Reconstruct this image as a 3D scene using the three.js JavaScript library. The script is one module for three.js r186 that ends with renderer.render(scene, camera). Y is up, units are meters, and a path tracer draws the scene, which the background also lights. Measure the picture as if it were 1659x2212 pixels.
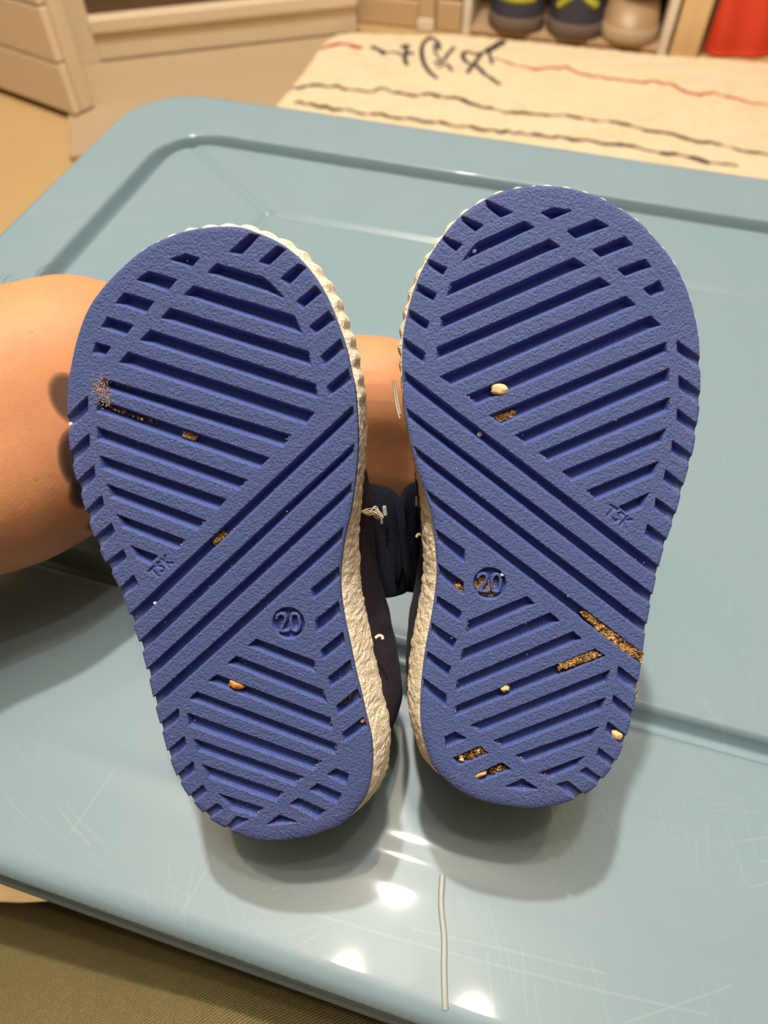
import * as THREE from 'three';
import { ImprovedNoise } from 'three/addons/math/ImprovedNoise.js';
import { MarchingCubes } from 'three/addons/objects/MarchingCubes.js';
import { RoundedBoxGeometry } from 'three/addons/geometries/RoundedBoxGeometry.js';
import { mergeGeometries, mergeVertices } from 'three/addons/utils/BufferGeometryUtils.js';

// ---------------------------------------------------------------- camera, light, exposure
const scene = new THREE.Scene();
scene.background = new THREE.Color(0x000000);
const camera = new THREE.PerspectiveCamera(70.67, 1659 / 2212, 0.01, 20);
camera.position.set(0, 0.68, 0);
camera.rotation.set(THREE.MathUtils.degToRad(-54.5), 0, 0);
camera.focus = 0.17;
camera.userData.fStop = 15;
const renderer = new THREE.WebGLRenderer({ antialias: true });
renderer.toneMapping = THREE.LinearToneMapping;
renderer.toneMappingExposure = 0.82;
renderer.shadowMap.enabled = true;
renderer.shadowMap.type = THREE.PCFSoftShadowMap;
// three bulbs of one ceiling fixture, almost straight above the storage bin: [x, y, z, colour, candela]
const BULBS = [
  [0.028, 2.393, -0.33, 0xfff8ee, 2.8],
  [-0.105, 2.393, -0.132, 0xffeed8, 1.1],
  [0.205, 2.393, -0.036, 0xffeed8, 1.1],
];
// a second, stronger lamp farther along the ceiling: it rakes across the soles and keeps the arm's underside and the bin's front dark
const MAIN = [-0.16, 2.36, -0.74, 0xfff4e6, 13];

// ---------------------------------------------------------------- helpers
function mulberry(a) { return () => { a |= 0; a = a + 0x6D2B79F5 | 0; let t = Math.imul(a ^ a >>> 15, 1 | a); t = t + Math.imul(t ^ t >>> 7, 61 | t) ^ t; return ((t ^ t >>> 14) >>> 0) / 4294967296; }; }
const P3 = new ImprovedNoise();
const noise = (x, y, z = 0) => P3.noise(x + 37.3, y + 11.7, z + 5.1);
const fbm = (x, y, z = 0) => noise(x, y, z) + 0.5 * noise(x * 2.03, y * 2.03, z * 2.03 + 7) + 0.25 * noise(x * 4.1, y * 4.1, z * 4.1 + 3);
const clamp = (x, a = 0, b = 1) => Math.min(b, Math.max(a, x));
const smooth = (a, b, x) => { const t = clamp((x - a) / (b - a)); return t * t * (3 - 2 * t); };
const lerp = (a, b, t) => a + (b - a) * t;
const mm = 0.001;
const taken = {};
function numbered(n) { const k = taken[n] = (taken[n] ?? -1) + 1; return k ? n + '_' + String(k).padStart(3, '0') : n; }
function shadows(o) { o.castShadow = true; o.receiveShadow = true; return o; }
function tag(o, label, category, group, kind) {
  o.userData.label = label; if (category) o.userData.category = category;
  if (group) o.userData.group = group; if (kind) o.userData.kind = kind;
  return o;
}
function thing(name, label, category, pos = [0, 0, 0], group) {
  const o = new THREE.Group(); o.name = numbered(name); o.position.set(...pos); scene.add(o);
  return tag(o, label, category, group);
}
function part(name, geo, mat, parent) { const m = shadows(new THREE.Mesh(geo, mat)); m.name = name; parent.add(m); return m; }
function solo(name, geo, mat, label, category, group, kind) { const m = shadows(new THREE.Mesh(geo, mat)); m.name = numbered(name); scene.add(m); return tag(m, label, category, group, kind); }
function struct(name, geo, mat) { const m = shadows(new THREE.Mesh(geo, mat)); m.name = name; m.userData.kind = 'structure'; scene.add(m); return m; }
function plain(g) { const h = g.index ? g.toNonIndexed() : g; for (const k of Object.keys(h.attributes)) if (!['position', 'normal', 'uv'].includes(k)) h.deleteAttribute(k); return h; }
function merged(list) { return mergeGeometries(list.map(plain)); }
function box(w, h, d, x, y, z, r = 0.003, ry = 0) { const g = new RoundedBoxGeometry(w, h, d, 2, Math.min(r, w / 2.01, h / 2.01, d / 2.01)); if (ry) g.rotateY(ry); g.translate(x, y, z); return g; }
function tube(points, r, seg = 24, sides = 8) { return new THREE.TubeGeometry(new THREE.CatmullRomCurve3(points.map(p => new THREE.Vector3(...p))), seg, r, sides, false); }
function pairs(flat) { const o = []; for (let i = 0; i < flat.length; i += 2) o.push([flat[i], flat[i + 1]]); return o; }
function area(p) { let s = 0; for (let i = 0; i < p.length; i++) { const a = p[i], b = p[(i + 1) % p.length]; s += a[0] * b[1] - b[0] * a[1]; } return s / 2; }
function ccw(p) { return area(p) < 0 ? p.slice().reverse() : p; }
function closedSpline(p, n) { const c = new THREE.CatmullRomCurve3(p.map(q => new THREE.Vector3(q[0], q[1], 0)), true, 'centripetal'); return c.getSpacedPoints(n).slice(0, n).map(v => [v.x, v.y]); }
function outNormals(p) { const n = p.length; return p.map((_, i) => { const a = p[(i + n - 1) % n], b = p[(i + 1) % n], dx = b[0] - a[0], dy = b[1] - a[1], l = Math.hypot(dx, dy) || 1; return [dy / l, -dx / l]; }); }
// signed distance to a polygon, negative inside
function sdPoly(x, y, p) {
  let d = Infinity, s = 1;
  for (let i = 0, n = p.length, j = n - 1; i < n; j = i++) {
    const ax = p[i][0], ay = p[i][1], bx = p[j][0], by = p[j][1], ex = bx - ax, ey = by - ay, wx = x - ax, wy = y - ay;
    const t = clamp((wx * ex + wy * ey) / (ex * ex + ey * ey || 1e-12)), qx = wx - ex * t, qy = wy - ey * t;
    d = Math.min(d, qx * qx + qy * qy);
    const c1 = y >= ay, c2 = y < by, c3 = ex * wy > ey * wx;
    if ((c1 && c2 && c3) || (!c1 && !c2 && !c3)) s = -s;
  }
  return s * Math.sqrt(d);
}
function sdSegment(x, y, a, b) { const ex = b[0] - a[0], ey = b[1] - a[1], wx = x - a[0], wy = y - a[1], t = clamp((wx * ex + wy * ey) / (ex * ex + ey * ey || 1e-12)); return Math.hypot(wx - ex * t, wy - ey * t); }
function sdPath(x, y, p) { let d = Infinity; for (let i = 1; i < p.length; i++) d = Math.min(d, sdSegment(x, y, p[i - 1], p[i])); return d; }
function sdRoundRect(x, y, x0, y0, x1, y1, r) { const qx = Math.abs(x - (x0 + x1) / 2) - (x1 - x0) / 2 + r, qy = Math.abs(y - (y0 + y1) / 2) - (y1 - y0) / 2 + r; return Math.min(Math.max(qx, qy), 0) + Math.hypot(Math.max(qx, 0), Math.max(qy, 0)) - r; }
// a height field cut cleanly along an outline (sd < 0 inside), with a side wall down to z = floor; uv in units of uvUnit
function clipField({ x0, x1, y0, y1, step, sd, h, floor, uvUnit = 1, color }) {
  const nx = Math.ceil((x1 - x0) / step), ny = Math.ceil((y1 - y0) / step), W = nx + 1;
  const S = new Float32Array(W * (ny + 1)), id = new Int32Array(W * (ny + 1)).fill(-1), cross = new Map();
  for (let j = 0; j <= ny; j++) for (let i = 0; i <= nx; i++) { const s = sd(x0 + i * step, y0 + j * step); S[j * W + i] = Math.abs(s) < step * 0.02 ? -step * 0.02 : s; }
  const pos = [], uv = [], col = [], idx = [], rim = [];
  const put = (x, y) => { const z = h(x, y); pos.push(x, y, z); uv.push(x / uvUnit, (y - z) / uvUnit); if (color) col.push(...color(x, y, z)); return pos.length / 3 - 1; };
  const vert = (i, j) => { const k = j * W + i; return id[k] < 0 ? id[k] = put(x0 + i * step, y0 + j * step) : id[k]; };
  const edge = (a, b) => {
    const ka = a[1] * W + a[0], kb = b[1] * W + b[0], key = Math.min(ka, kb) * 2 + (Math.abs(ka - kb) === 1 ? 0 : 1);
    if (!cross.has(key)) { const t = S[ka] / (S[ka] - S[kb]); cross.set(key, put(x0 + lerp(a[0], b[0], t) * step, y0 + lerp(a[1], b[1], t) * step)); }
    return cross.get(key);
  };
  for (let j = 0; j < ny; j++) for (let i = 0; i < nx; i++) {
    const c = [[i, j], [i + 1, j], [i + 1, j + 1], [i, j + 1]], ins = c.map(q => S[q[1] * W + q[0]] < 0);
    if (!ins.some(Boolean)) continue;
    const poly = []; let exit = -1, entry = -1;
    for (let k = 0; k < 4; k++) {
      if (ins[k]) poly.push(vert(...c[k]));
      const n = (k + 1) % 4;
      if (ins[k] !== ins[n]) { const e = edge(c[k], c[n]); poly.push(e); if (ins[k]) exit = e; else entry = e; }
    }
    if (poly.length === 4 && ((i + j) & 1)) idx.push(poly[1], poly[2], poly[3], poly[1], poly[3], poly[0]);
    else for (let k = 1; k + 1 < poly.length; k++) idx.push(poly[0], poly[k], poly[k + 1]);
    if (exit >= 0) rim.push([exit, entry]);
  }
  if (floor !== undefined) {
    const top = new Map(), low = new Map();
    const copy = (v, z) => { pos.push(pos[v * 3], pos[v * 3 + 1], z ?? pos[v * 3 + 2]); uv.push(uv[v * 2], uv[v * 2 + 1]); if (color) col.push(col[v * 3], col[v * 3 + 1], col[v * 3 + 2]); return pos.length / 3 - 1; };
    const T = v => top.has(v) ? top.get(v) : (top.set(v, copy(v)), top.get(v)), B = v => low.has(v) ? low.get(v) : (low.set(v, copy(v, floor)), low.get(v));
    for (const [a, b] of rim) idx.push(T(a), B(a), B(b), T(a), B(b), T(b));
  }
  const g = new THREE.BufferGeometry();
  g.setAttribute('position', new THREE.Float32BufferAttribute(pos, 3)); g.setAttribute('uv', new THREE.Float32BufferAttribute(uv, 2));
  if (color) g.setAttribute('color', new THREE.Float32BufferAttribute(col, 3));
  g.setIndex(idx); g.computeVertexNormals(); return g;
}
// rows of closed rings; at(i, r) gives the point of ring r; CCW rings with falling z face outward
function rings(n, rows, at, uvScale = [1, 1], closeLast = false, color) {
  const pos = [], uv = [], idx = [], col = [];
  for (let r = 0; r < rows; r++) for (let i = 0; i <= n; i++) { const p = at(i % n, r); pos.push(...p); uv.push(i / n * uvScale[0], r / (rows - 1) * uvScale[1]); if (color) col.push(...color(i % n, r)); }
  const W = n + 1;
  for (let r = 0; r + 1 < rows; r++) for (let i = 0; i < n; i++) { const a = r * W + i, b = a + 1, c = a + W, d = c + 1; idx.push(a, c, d, a, d, b); }
  if (closeLast) { const base = (rows - 1) * W; let s = [0, 0, 0]; for (let i = 0; i < n; i++) for (let k = 0; k < 3; k++) s[k] += pos[(base + i) * 3 + k] / n; pos.push(...s); uv.push(0, 0); if (color) col.push(...color(0, rows - 1)); const c = pos.length / 3 - 1; for (let i = 0; i < n; i++) idx.push(base + i, c, base + i + 1); }
  const g = new THREE.BufferGeometry();
  g.setAttribute('position', new THREE.Float32BufferAttribute(pos, 3)); g.setAttribute('uv', new THREE.Float32BufferAttribute(uv, 2));
  if (color) g.setAttribute('color', new THREE.Float32BufferAttribute(col, 3));
  g.setIndex(idx); g.computeVertexNormals();
  const nn = g.attributes.normal; for (let r = 0; r < rows; r++) { const a = r * W, b = a + n; const v = new THREE.Vector3(nn.getX(a) + nn.getX(b), nn.getY(a) + nn.getY(b), nn.getZ(a) + nn.getZ(b)).normalize(); nn.setXYZ(a, v.x, v.y, v.z); nn.setXYZ(b, v.x, v.y, v.z); }
  return g;
}
function grain(r, rnd, detail = 1, rough = 0.25) { const g = mergeVertices(new THREE.IcosahedronGeometry(1, detail).deleteAttribute('uv').deleteAttribute('normal')); const p = g.attributes.position, s = [0.75 + rnd() * 0.5, 0.75 + rnd() * 0.5, 0.75 + rnd() * 0.5], o = rnd() * 90; for (let i = 0; i < p.count; i++) { const k = 1 + rough * noise(p.getX(i) * 1.3 + o, p.getY(i) * 1.3, p.getZ(i) * 1.3) * 1.6; p.setXYZ(i, p.getX(i) * s[0] * k * r, p.getY(i) * s[1] * k * r, p.getZ(i) * s[2] * k * r); } g.computeVertexNormals(); return g; }
function tint(g, c) { if (g.index) g = g.toNonIndexed(); if (g.attributes.uv) g.deleteAttribute("uv"); const n = g.attributes.position.count, a = new Float32Array(n * 3); for (let i = 0; i < n; i++) { a[i * 3] = c.r; a[i * 3 + 1] = c.g; a[i * 3 + 2] = c.b; } g.setAttribute('color', new THREE.BufferAttribute(a, 3)); return g; }
// ---- textures
function heightTexture(size, f, repeat = 1) {
  const d = new Uint8Array(size * size * 4);
  for (let j = 0; j < size; j++) for (let i = 0; i < size; i++) { const v = clamp(f(i / size, j / size)) * 255, k = (j * size + i) * 4; d[k] = d[k + 1] = d[k + 2] = v; d[k + 3] = 255; }
  const t = new THREE.DataTexture(d, size, size); t.wrapS = t.wrapT = THREE.RepeatWrapping; t.magFilter = THREE.LinearFilter; t.minFilter = THREE.LinearMipmapLinearFilter; t.generateMipmaps = true; t.repeat.set(repeat, repeat); t.needsUpdate = true; return t;
}
function tileNoise(cells, seed) { // periodic value noise on [0,1)^2
  const r = mulberry(seed), g = Float32Array.from({ length: cells * cells }, r);
  return (x, y) => { x *= cells; y *= cells; const i = Math.floor(x), j = Math.floor(y), u = smooth(0, 1, x - i), v = smooth(0, 1, y - j), q = (a, b) => g[((b % cells) + cells) % cells * cells + ((a % cells) + cells) % cells]; return lerp(lerp(q(i, j), q(i + 1, j), u), lerp(q(i, j + 1), q(i + 1, j + 1), u), v); };
}
function tileCells(cells, seed) { // periodic distance to the nearest of scattered points
  const r = mulberry(seed), px = Float32Array.from({ length: cells * cells }, r), py = Float32Array.from({ length: cells * cells }, r);
  return (x, y) => { x *= cells; y *= cells; const i = Math.floor(x), j = Math.floor(y); let d = 9; for (let b = -1; b <= 1; b++) for (let a = -1; a <= 1; a++) { const k = ((j + b + cells) % cells) * cells + (i + a + cells) % cells; d = Math.min(d, Math.hypot(i + a + px[k] - x, j + b + py[k] - y)); } return d; };
}
function canvasTexture(w, h, draw) { const c = document.createElement('canvas'); c.width = w; c.height = h; draw(c.getContext('2d'), w, h); const t = new THREE.CanvasTexture(c); t.colorSpace = THREE.SRGBColorSpace; t.wrapS = t.wrapT = THREE.RepeatWrapping; return t; }
const rgb = (r, g, b) => new THREE.Color().setRGB(r / 255, g / 255, b / 255, THREE.SRGBColorSpace);

// ---------------------------------------------------------------- materials
const pebbleA = tileCells(38, 4), pebbleB = tileNoise(40, 9), pebbleC = tileNoise(120, 13), pebbleD = tileNoise(62, 14);
const rubberGrain = heightTexture(1024, (x, y) => 0.08 + 0.34 * Math.min(1, pebbleA(x + 0.02 * pebbleB(x, y), y + 0.02 * pebbleD(x, y)) * 1.1) + 0.26 * pebbleB(x, y) + 0.22 * pebbleD(x, y) + 0.2 * pebbleC(x, y));
const weaveA = tileNoise(16, 21), weaveB = tileNoise(60, 22);
const crinkle = heightTexture(512, (x, y) => 0.55 * weaveA(x, y) + 0.45 * weaveB(x, y));
const fineA = tileNoise(64, 31), fineB = tileNoise(150, 32);
const nap = heightTexture(512, (x, y) => 0.5 * fineA(x, y) + 0.5 * fineB(x, y));
const twill = heightTexture(512, (x, y) => { const a = 0.5 + 0.5 * Math.sin((x * 24 + y * 24) * Math.PI * 2), b = 0.5 + 0.5 * Math.sin((x * 24 - y * 48) * Math.PI * 2); return 0.6 * a + 0.25 * a * b + 0.15 * fineB(x, y); });
const twillColour = (() => { const a = new THREE.Color(), d = new Uint8Array(512 * 512 * 4); for (let j = 0; j < 512; j++) for (let i = 0; i < 512; i++) { const x = i / 512, y = j / 512, t = clamp(0.25 + 0.6 * (0.5 + 0.5 * Math.sin((x * 24 + y * 24) * Math.PI * 2)) + 0.5 * (fineB(x, y) - 0.5)), k = (j * 512 + i) * 4; d[k] = lerp(84, 146, t); d[k + 1] = lerp(76, 134, t); d[k + 2] = lerp(48, 92, t); d[k + 3] = 255; } const t = new THREE.DataTexture(d, 512, 512); t.colorSpace = THREE.SRGBColorSpace; t.wrapS = t.wrapT = THREE.RepeatWrapping; t.magFilter = THREE.LinearFilter; t.needsUpdate = true; return t; })();
const M = {
  sole: new THREE.MeshPhysicalMaterial({ color: 0xffffff, vertexColors: true, roughness: 0.62, bumpMap: rubberGrain, bumpScale: 0.00026, specularIntensity: 0.5 }),
  foxing: new THREE.MeshPhysicalMaterial({ color: 0xffffff, vertexColors: true, roughness: 0.8, bumpMap: crinkle, bumpScale: 0.0003, specularIntensity: 0.35 }),
  suede: new THREE.MeshPhysicalMaterial({ color: rgb(58, 52, 62), roughness: 0.95, bumpMap: nap, bumpScale: 0.0001, sheen: 0.4, sheenRoughness: 0.6, sheenColor: rgb(90, 85, 95), specularIntensity: 0.2 }),
  strap: new THREE.MeshPhysicalMaterial({ color: rgb(30, 35, 50), roughness: 0.7, bumpMap: nap, bumpScale: 0.0002, specularIntensity: 0.5 }),
  lining: new THREE.MeshStandardMaterial({ color: rgb(60, 62, 75), roughness: 0.95 }),
  thread: new THREE.MeshStandardMaterial({ color: rgb(225, 212, 190), roughness: 0.8 }),
  stitch: new THREE.MeshStandardMaterial({ color: rgb(176, 172, 168), roughness: 0.6 }),
  dirt: new THREE.MeshStandardMaterial({ color: 0xffffff, vertexColors: true, roughness: 0.75 }),
  hair: new THREE.MeshStandardMaterial({ color: rgb(70, 50, 38), roughness: 0.7 }),
  trousers: new THREE.MeshPhysicalMaterial({ map: twillColour, roughness: 0.9, bumpMap: twill, bumpScale: 0.0005, sheen: 0.2, sheenColor: rgb(170, 155, 110), specularIntensity: 0.2 }),
  white: new THREE.MeshPhysicalMaterial({ color: rgb(236, 226, 208), roughness: 0.45, specularIntensity: 0.5 }),
  wall: new THREE.MeshStandardMaterial({ color: rgb(104, 98, 90), roughness: 0.92 }),
  ceiling: new THREE.MeshStandardMaterial({ color: rgb(206, 198, 184), roughness: 0.95 }),
  dark: new THREE.MeshStandardMaterial({ color: rgb(96, 74, 48), roughness: 0.8 }),
};
for (const t of [crinkle]) t.repeat.set(1, 1);

// ---------------------------------------------------------------- the room (camera at the origin, looking down and along -z)
{
  const floorTex = canvasTexture(1024, 1024, (c, w, h) => { c.fillStyle = '#c6a878'; c.fillRect(0, 0, w, h); const r = mulberry(3); for (let i = 0; i < 2600; i++) { c.fillStyle = `rgba(${r() < 0.5 ? '150,112,62' : '222,188,130'},${0.04 + r() * 0.07})`; c.fillRect(r() * w, r() * h, 20 + r() * 160, 1 + r() * 2); } });
  floorTex.repeat.set(5, 5);
  struct('floor', new THREE.BoxGeometry(9.4, 0.1, 8.4).translate(0.2, -0.05, 0.6), new THREE.MeshPhysicalMaterial({ map: floorTex, roughness: 0.45, specularIntensity: 0.4 }));
  struct('ceiling', new THREE.BoxGeometry(9.4, 0.1, 8.4).translate(0.2, 2.8, 0.6), M.ceiling);
  struct('wall_back', new THREE.BoxGeometry(9.4, 2.75, 0.1).translate(0.2, 1.375, -2.75), M.wall);
  struct('wall_front', new THREE.BoxGeometry(9.4, 2.75, 0.1).translate(0.2, 1.375, 4.75), M.wall);
  struct('wall_left', new THREE.BoxGeometry(0.1, 2.75, 7.4).translate(-4.45, 1.375, 1.0), M.wall);
  struct('wall_right', new THREE.BoxGeometry(0.1, 2.75, 7.4).translate(4.85, 1.375, 1.0), M.wall);
}
// ceiling fixture, outside the frame: its bulbs are what the glossy lid mirrors
{
  const lamp = thing('ceiling_lamp', 'three-headed white ceiling spot lamp straight above the storage bin', 'lamp', [0.04, 2.75, -0.16]);
  part('canopy', new THREE.CylinderGeometry(0.06, 0.065, 0.03, 40).translate(0, -0.015, 0), M.white, lamp);
  for (const [x, y, z, c, cd] of BULBS) {
    const p = [x - 0.04, y - 2.75, z + 0.16];
    part('arm', tube([[0, -0.025, 0], [p[0] * 0.6, -0.035, p[2] * 0.6], [p[0], -0.04, p[2]], [p[0], p[1] + 0.03, p[2]]], 0.006, 24, 10), M.white, lamp);
    part('socket', new THREE.CylinderGeometry(0.017, 0.02, 0.035, 28).translate(p[0], p[1] + 0.043, p[2]), M.white, lamp);
    const col = new THREE.Color(c);
    part('bulb', new THREE.SphereGeometry(0.034, 32, 20).translate(...p), new THREE.MeshStandardMaterial({ color: 0xffffff, emissive: col, emissiveIntensity: 30 }), lamp);
    const l = new THREE.PointLight(col, cd, 0, 2); l.position.set(x, y, z); l.castShadow = true; l.shadow.radius = 1.6; l.shadow.mapSize.set(2048, 2048); scene.add(l);
  }
}

{
  const [x, y, z, c, cd] = MAIN, col = new THREE.Color(c);
  const lamp = thing('pendant_lamp', 'single white pendant bulb hanging from the ceiling beyond the spot lamp', 'lamp', [x, 2.75, z]);
  part('canopy', new THREE.CylinderGeometry(0.045, 0.05, 0.025, 40).translate(0, -0.0125, 0), M.white, lamp);
  part('flex', new THREE.CylinderGeometry(0.004, 0.004, 2.75 - y - 0.1, 12).translate(0, -(2.75 - y - 0.06) / 2, 0), M.white, lamp);
  part('socket', new THREE.CylinderGeometry(0.018, 0.022, 0.05, 28).translate(0, y - 2.75 + 0.058, 0), M.white, lamp);
  part('bulb', new THREE.SphereGeometry(0.04, 32, 20).translate(0, y - 2.75, 0), new THREE.MeshStandardMaterial({ color: 0xffffff, emissive: col, emissiveIntensity: 30 }), lamp);
  const l = new THREE.PointLight(col, cd, 0, 2); l.position.set(x, y, z); l.castShadow = true; l.shadow.radius = 1.8; l.shadow.mapSize.set(2048, 2048); scene.add(l);
}

// ---------------------------------------------------------------- the storage bin, in the lid's own frame: u along the front edge, v away from the viewer
const LID = { U1: 0.62, V1: 0.43, U0: -0.024, V0: 0.0058 };
const bin = thing('storage_bin', 'blue-grey plastic storage bin with a scratched glossy lid, under the shoes', 'storage bin', [-0.2493, 0.463, -0.0704]);
bin.rotation.y = THREE.MathUtils.degToRad(-16.4);
{
  const outer = (u, v) => sdRoundRect(u, v, LID.U0, LID.V0, LID.U1, LID.V1, 0.045);
  const groove = (d, w) => Math.exp(-(d * d) / (w * w));
  const flatTrough = (d, w) => 1 - smooth(w * 0.35, w, d);
  const height = (u, v) => {
    const so = outer(u, v);
    let h = 0;
    if (so > -0.0055) { const t = clamp((so + 0.0055) / 0.0055); h -= 0.0045 * (1 - Math.sqrt(1 - t * t * 0.98)); }
    const s1 = sdRoundRect(u, v, 0.021, 0.0405, 0.575, 0.3795, 0.028), s2 = sdRoundRect(u, v, 0.101, 0.0992, 0.5, 0.3215, 0.002);
    const back = smooth(0.05, 0.16, v);
    h -= 0.009 * back * flatTrough(Math.abs(s1), 0.0034 + 0.0024 * back) + 0.0003 * (1 - back) * groove(s1, 0.004);
    if (s1 < 0) { const k = clamp(-s1 / Math.max(1e-5, Math.abs(s1) + Math.max(s2, 0))); h -= 0.0016 * k * smooth(0.1, 0.2, v); }
    const front = 1 - smooth(0.1, 0.16, v);
    h -= (0.0014 + 0.0044 * front) * flatTrough(Math.abs(s2), 0.0026 + 0.0014 * front) - 0.0004 * front * groove(Math.abs(s2) - 0.005, 0.002);
    h -= 0.0013 * groove(sdSegment(u, v, [0.03, 0.374], [0.1, 0.322]), 0.0024) + 0.0006 * groove(sdSegment(u, v, [0.03, 0.046], [0.1, 0.1]), 0.0018);
    if (v < 0.09) h -= 0.00012 * groove(v - 0.0798, 0.0018) * smooth(0.02, 0.06, u);
    h += 0.0005 * noise(u * 6, v * 6) + 0.0001 * noise(u * 24, v * 24, 4);
    return h;
  };
  const scratch = (seed, strong) => (c, w, h) => {
    const X = u => (u - LID.U0) / (LID.U1 - LID.U0) * w, Y = v => h - (v - LID.V0) / (LID.V1 - LID.V0) * h;
    const r = mulberry(seed);
    const line = (u, v, a, len, al, wd) => { c.globalAlpha = al; c.lineWidth = wd; c.beginPath(); c.moveTo(X(u), Y(v)); const b = a + (r() - 0.5) * 0.25; c.quadraticCurveTo(X(u + len * 0.5 * Math.cos(a)), Y(v + len * 0.5 * Math.sin(a)), X(u + len * Math.cos(b)), Y(v + len * Math.sin(b))); c.stroke(); };
    c.strokeStyle = strong; c.lineCap = 'round';
    for (let i = 0; i < 1600; i++) line(LID.U0 + r() * 0.64, LID.V0 + r() * 0.43, r() * Math.PI, 0.003 + r() * 0.02, 0.02 + 0.07 * r(), 0.4 + r() * 0.4);
    for (let k = 0; k < 26; k++) { const u = 0.12 + r() * 0.3, v = 0.006 + r() * 0.075, a = r() * Math.PI; for (let i = 0; i < 14; i++) line(u + (r() - 0.5) * 0.03, v + (r() - 0.5) * 0.016, a + (r() - 0.5) * 0.3, 0.004 + r() * 0.014, 0.03 + 0.14 * r(), 0.4 + r() * 0.5); }
    for (const [u, v, a, l] of [[0.235, 0.021, 0.03, 0.1], [0.26, 0.025, 0.1, 0.05], [0.2, 0.009, 1.3, 0.016], [0.315, 0.02, 0.55, 0.03], [0.345, 0.06, 0.5, 0.02], [0.297, 0.055, 2.1, 0.02], [0.312, 0.06, 2.2, 0.016], [0.21, 0.033, 1.2, 0.012], [0.162, 0.02, 1.4, 0.02], [0.34, 0.1, 2.4, 0.014]]) line(u, v, a, l, 0.22, 0.7);
    c.globalAlpha = 1;
  };
  const map = canvasTexture(2048, 1366, (c, w, h) => { c.fillStyle = '#7f96a1'; c.fillRect(0, 0, w, h); const r = mulberry(71); for (let i = 0; i < 90; i++) { c.fillStyle = r() < 0.5 ? 'rgba(104,146,172,0.05)' : 'rgba(150,172,184,0.05)'; c.beginPath(); c.ellipse(r() * w, r() * h, 30 + r() * 160, 20 + r() * 60, r() * 3, 0, 7); c.fill(); } scratch(17, '#d5dedf')(c, w, h); });
  const relief = canvasTexture(2048, 1366, (c, w, h) => { c.fillStyle = '#808080'; c.fillRect(0, 0, w, h); scratch(17, '#ffffff')(c, w, h); const r = mulberry(5); c.strokeStyle = '#9a9a9a'; for (let i = 0; i < 5000; i++) { c.globalAlpha = 0.25; c.lineWidth = 0.6; const x = r() * w, y = r() * h, a = r() * Math.PI, l = 10 + r() * 60; c.beginPath(); c.moveTo(x, y); c.lineTo(x + l * Math.cos(a), y + l * Math.sin(a)); c.stroke(); } c.globalAlpha = 1; });
  relief.colorSpace = THREE.NoColorSpace;
  M.lid = new THREE.MeshPhysicalMaterial({ map, roughness: 0.32, clearcoat: 0.5, clearcoatRoughness: 0.06, bumpMap: relief, bumpScale: 0.00006, ior: 1.5, specularIntensity: 0.35 });
  const top = clipField({ x0: LID.U0 - 0.001, x1: LID.U1 + 0.001, y0: LID.V0 - 0.001, y1: LID.V1 + 0.001, step: 0.00125, sd: outer, h: height, floor: -0.0225 });
  const tuv = top.attributes.uv, tp = top.attributes.position; for (let i = 0; i < tuv.count; i++) tuv.setXY(i, (tp.getX(i) - LID.U0) / (LID.U1 - LID.U0), (tp.getY(i) - LID.V0) / (LID.V1 - LID.V0));
  const ring = []; const cr = 0.045; for (const [cx, cy, a0] of [[LID.U1 - cr, LID.V0 + cr, -90], [LID.U1 - cr, LID.V1 - cr, 0], [LID.U0 + cr, LID.V1 - cr, 90], [LID.U0 + cr, LID.V0 + cr, 180]]) for (let k = 0; k <= 16; k++) { const a = (a0 + 90 * k / 16) * Math.PI / 180; ring.push([cx + cr * Math.cos(a), cy + cr * Math.sin(a)]); }
  const nr = outNormals(ring);
  const sweep = rows => rings(ring.length, rows.length, (i, r) => [ring[i][0] + nr[i][0] * rows[r][0], ring[i][1] + nr[i][1] * rows[r][0], rows[r][1]]);
  const flange = sweep([[-0.001, -0.0217], [0.0002, -0.0218], [0.0014, -0.022], [0.0019, -0.0226], [0.0019, -0.0244], [0.0013, -0.025], [0.0004, -0.025], [0.0, -0.0245], [-0.0012, -0.0225]]);
  const under = new THREE.ShapeGeometry(new THREE.Shape(ring.map(p => new THREE.Vector2(p[0], p[1])))).translate(0, 0, -0.0224);
  const plainLid = new THREE.MeshPhysicalMaterial({ color: rgb(119, 140, 150), roughness: 0.2, ior: 1.5 });
  part('lid', top.rotateX(-Math.PI / 2), M.lid, bin);
  part('rim', merged([flange, under]).rotateX(-Math.PI / 2), plainLid, bin);
  const tubRows = [[-0.012, -0.0228], [-0.012, -0.04], [-0.0125, -0.041], [-0.022, -0.2], [-0.034, -0.45], [-0.04, -0.461]];
  const tub = mergeGeometries([plain(rings(ring.length, tubRows.length, (i, r) => [ring[i][0] + nr[i][0] * tubRows[r][0], ring[i][1] + nr[i][1] * tubRows[r][0], tubRows[r][1]], [1, 1], true))]);
  part('tub', tub.rotateX(-Math.PI / 2), plainLid, bin);
  const crease = tube([[0.2648, 0.0006, -0.0395], [0.266, 0.0007, -0.033], [0.2688, 0.0006, -0.025], [0.2702, 0.0006, -0.019], [0.272, 0.0006, -0.0125], [0.2726, 0.0003, -0.0105]], 0.0008, 40, 8).scale(1, 0.5, 1);
  part('crack', crease, new THREE.MeshPhysicalMaterial({ color: rgb(158, 164, 162), roughness: 0.4 }), bin).userData.label = 'curved grey stress crack in the lid';
}

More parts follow.
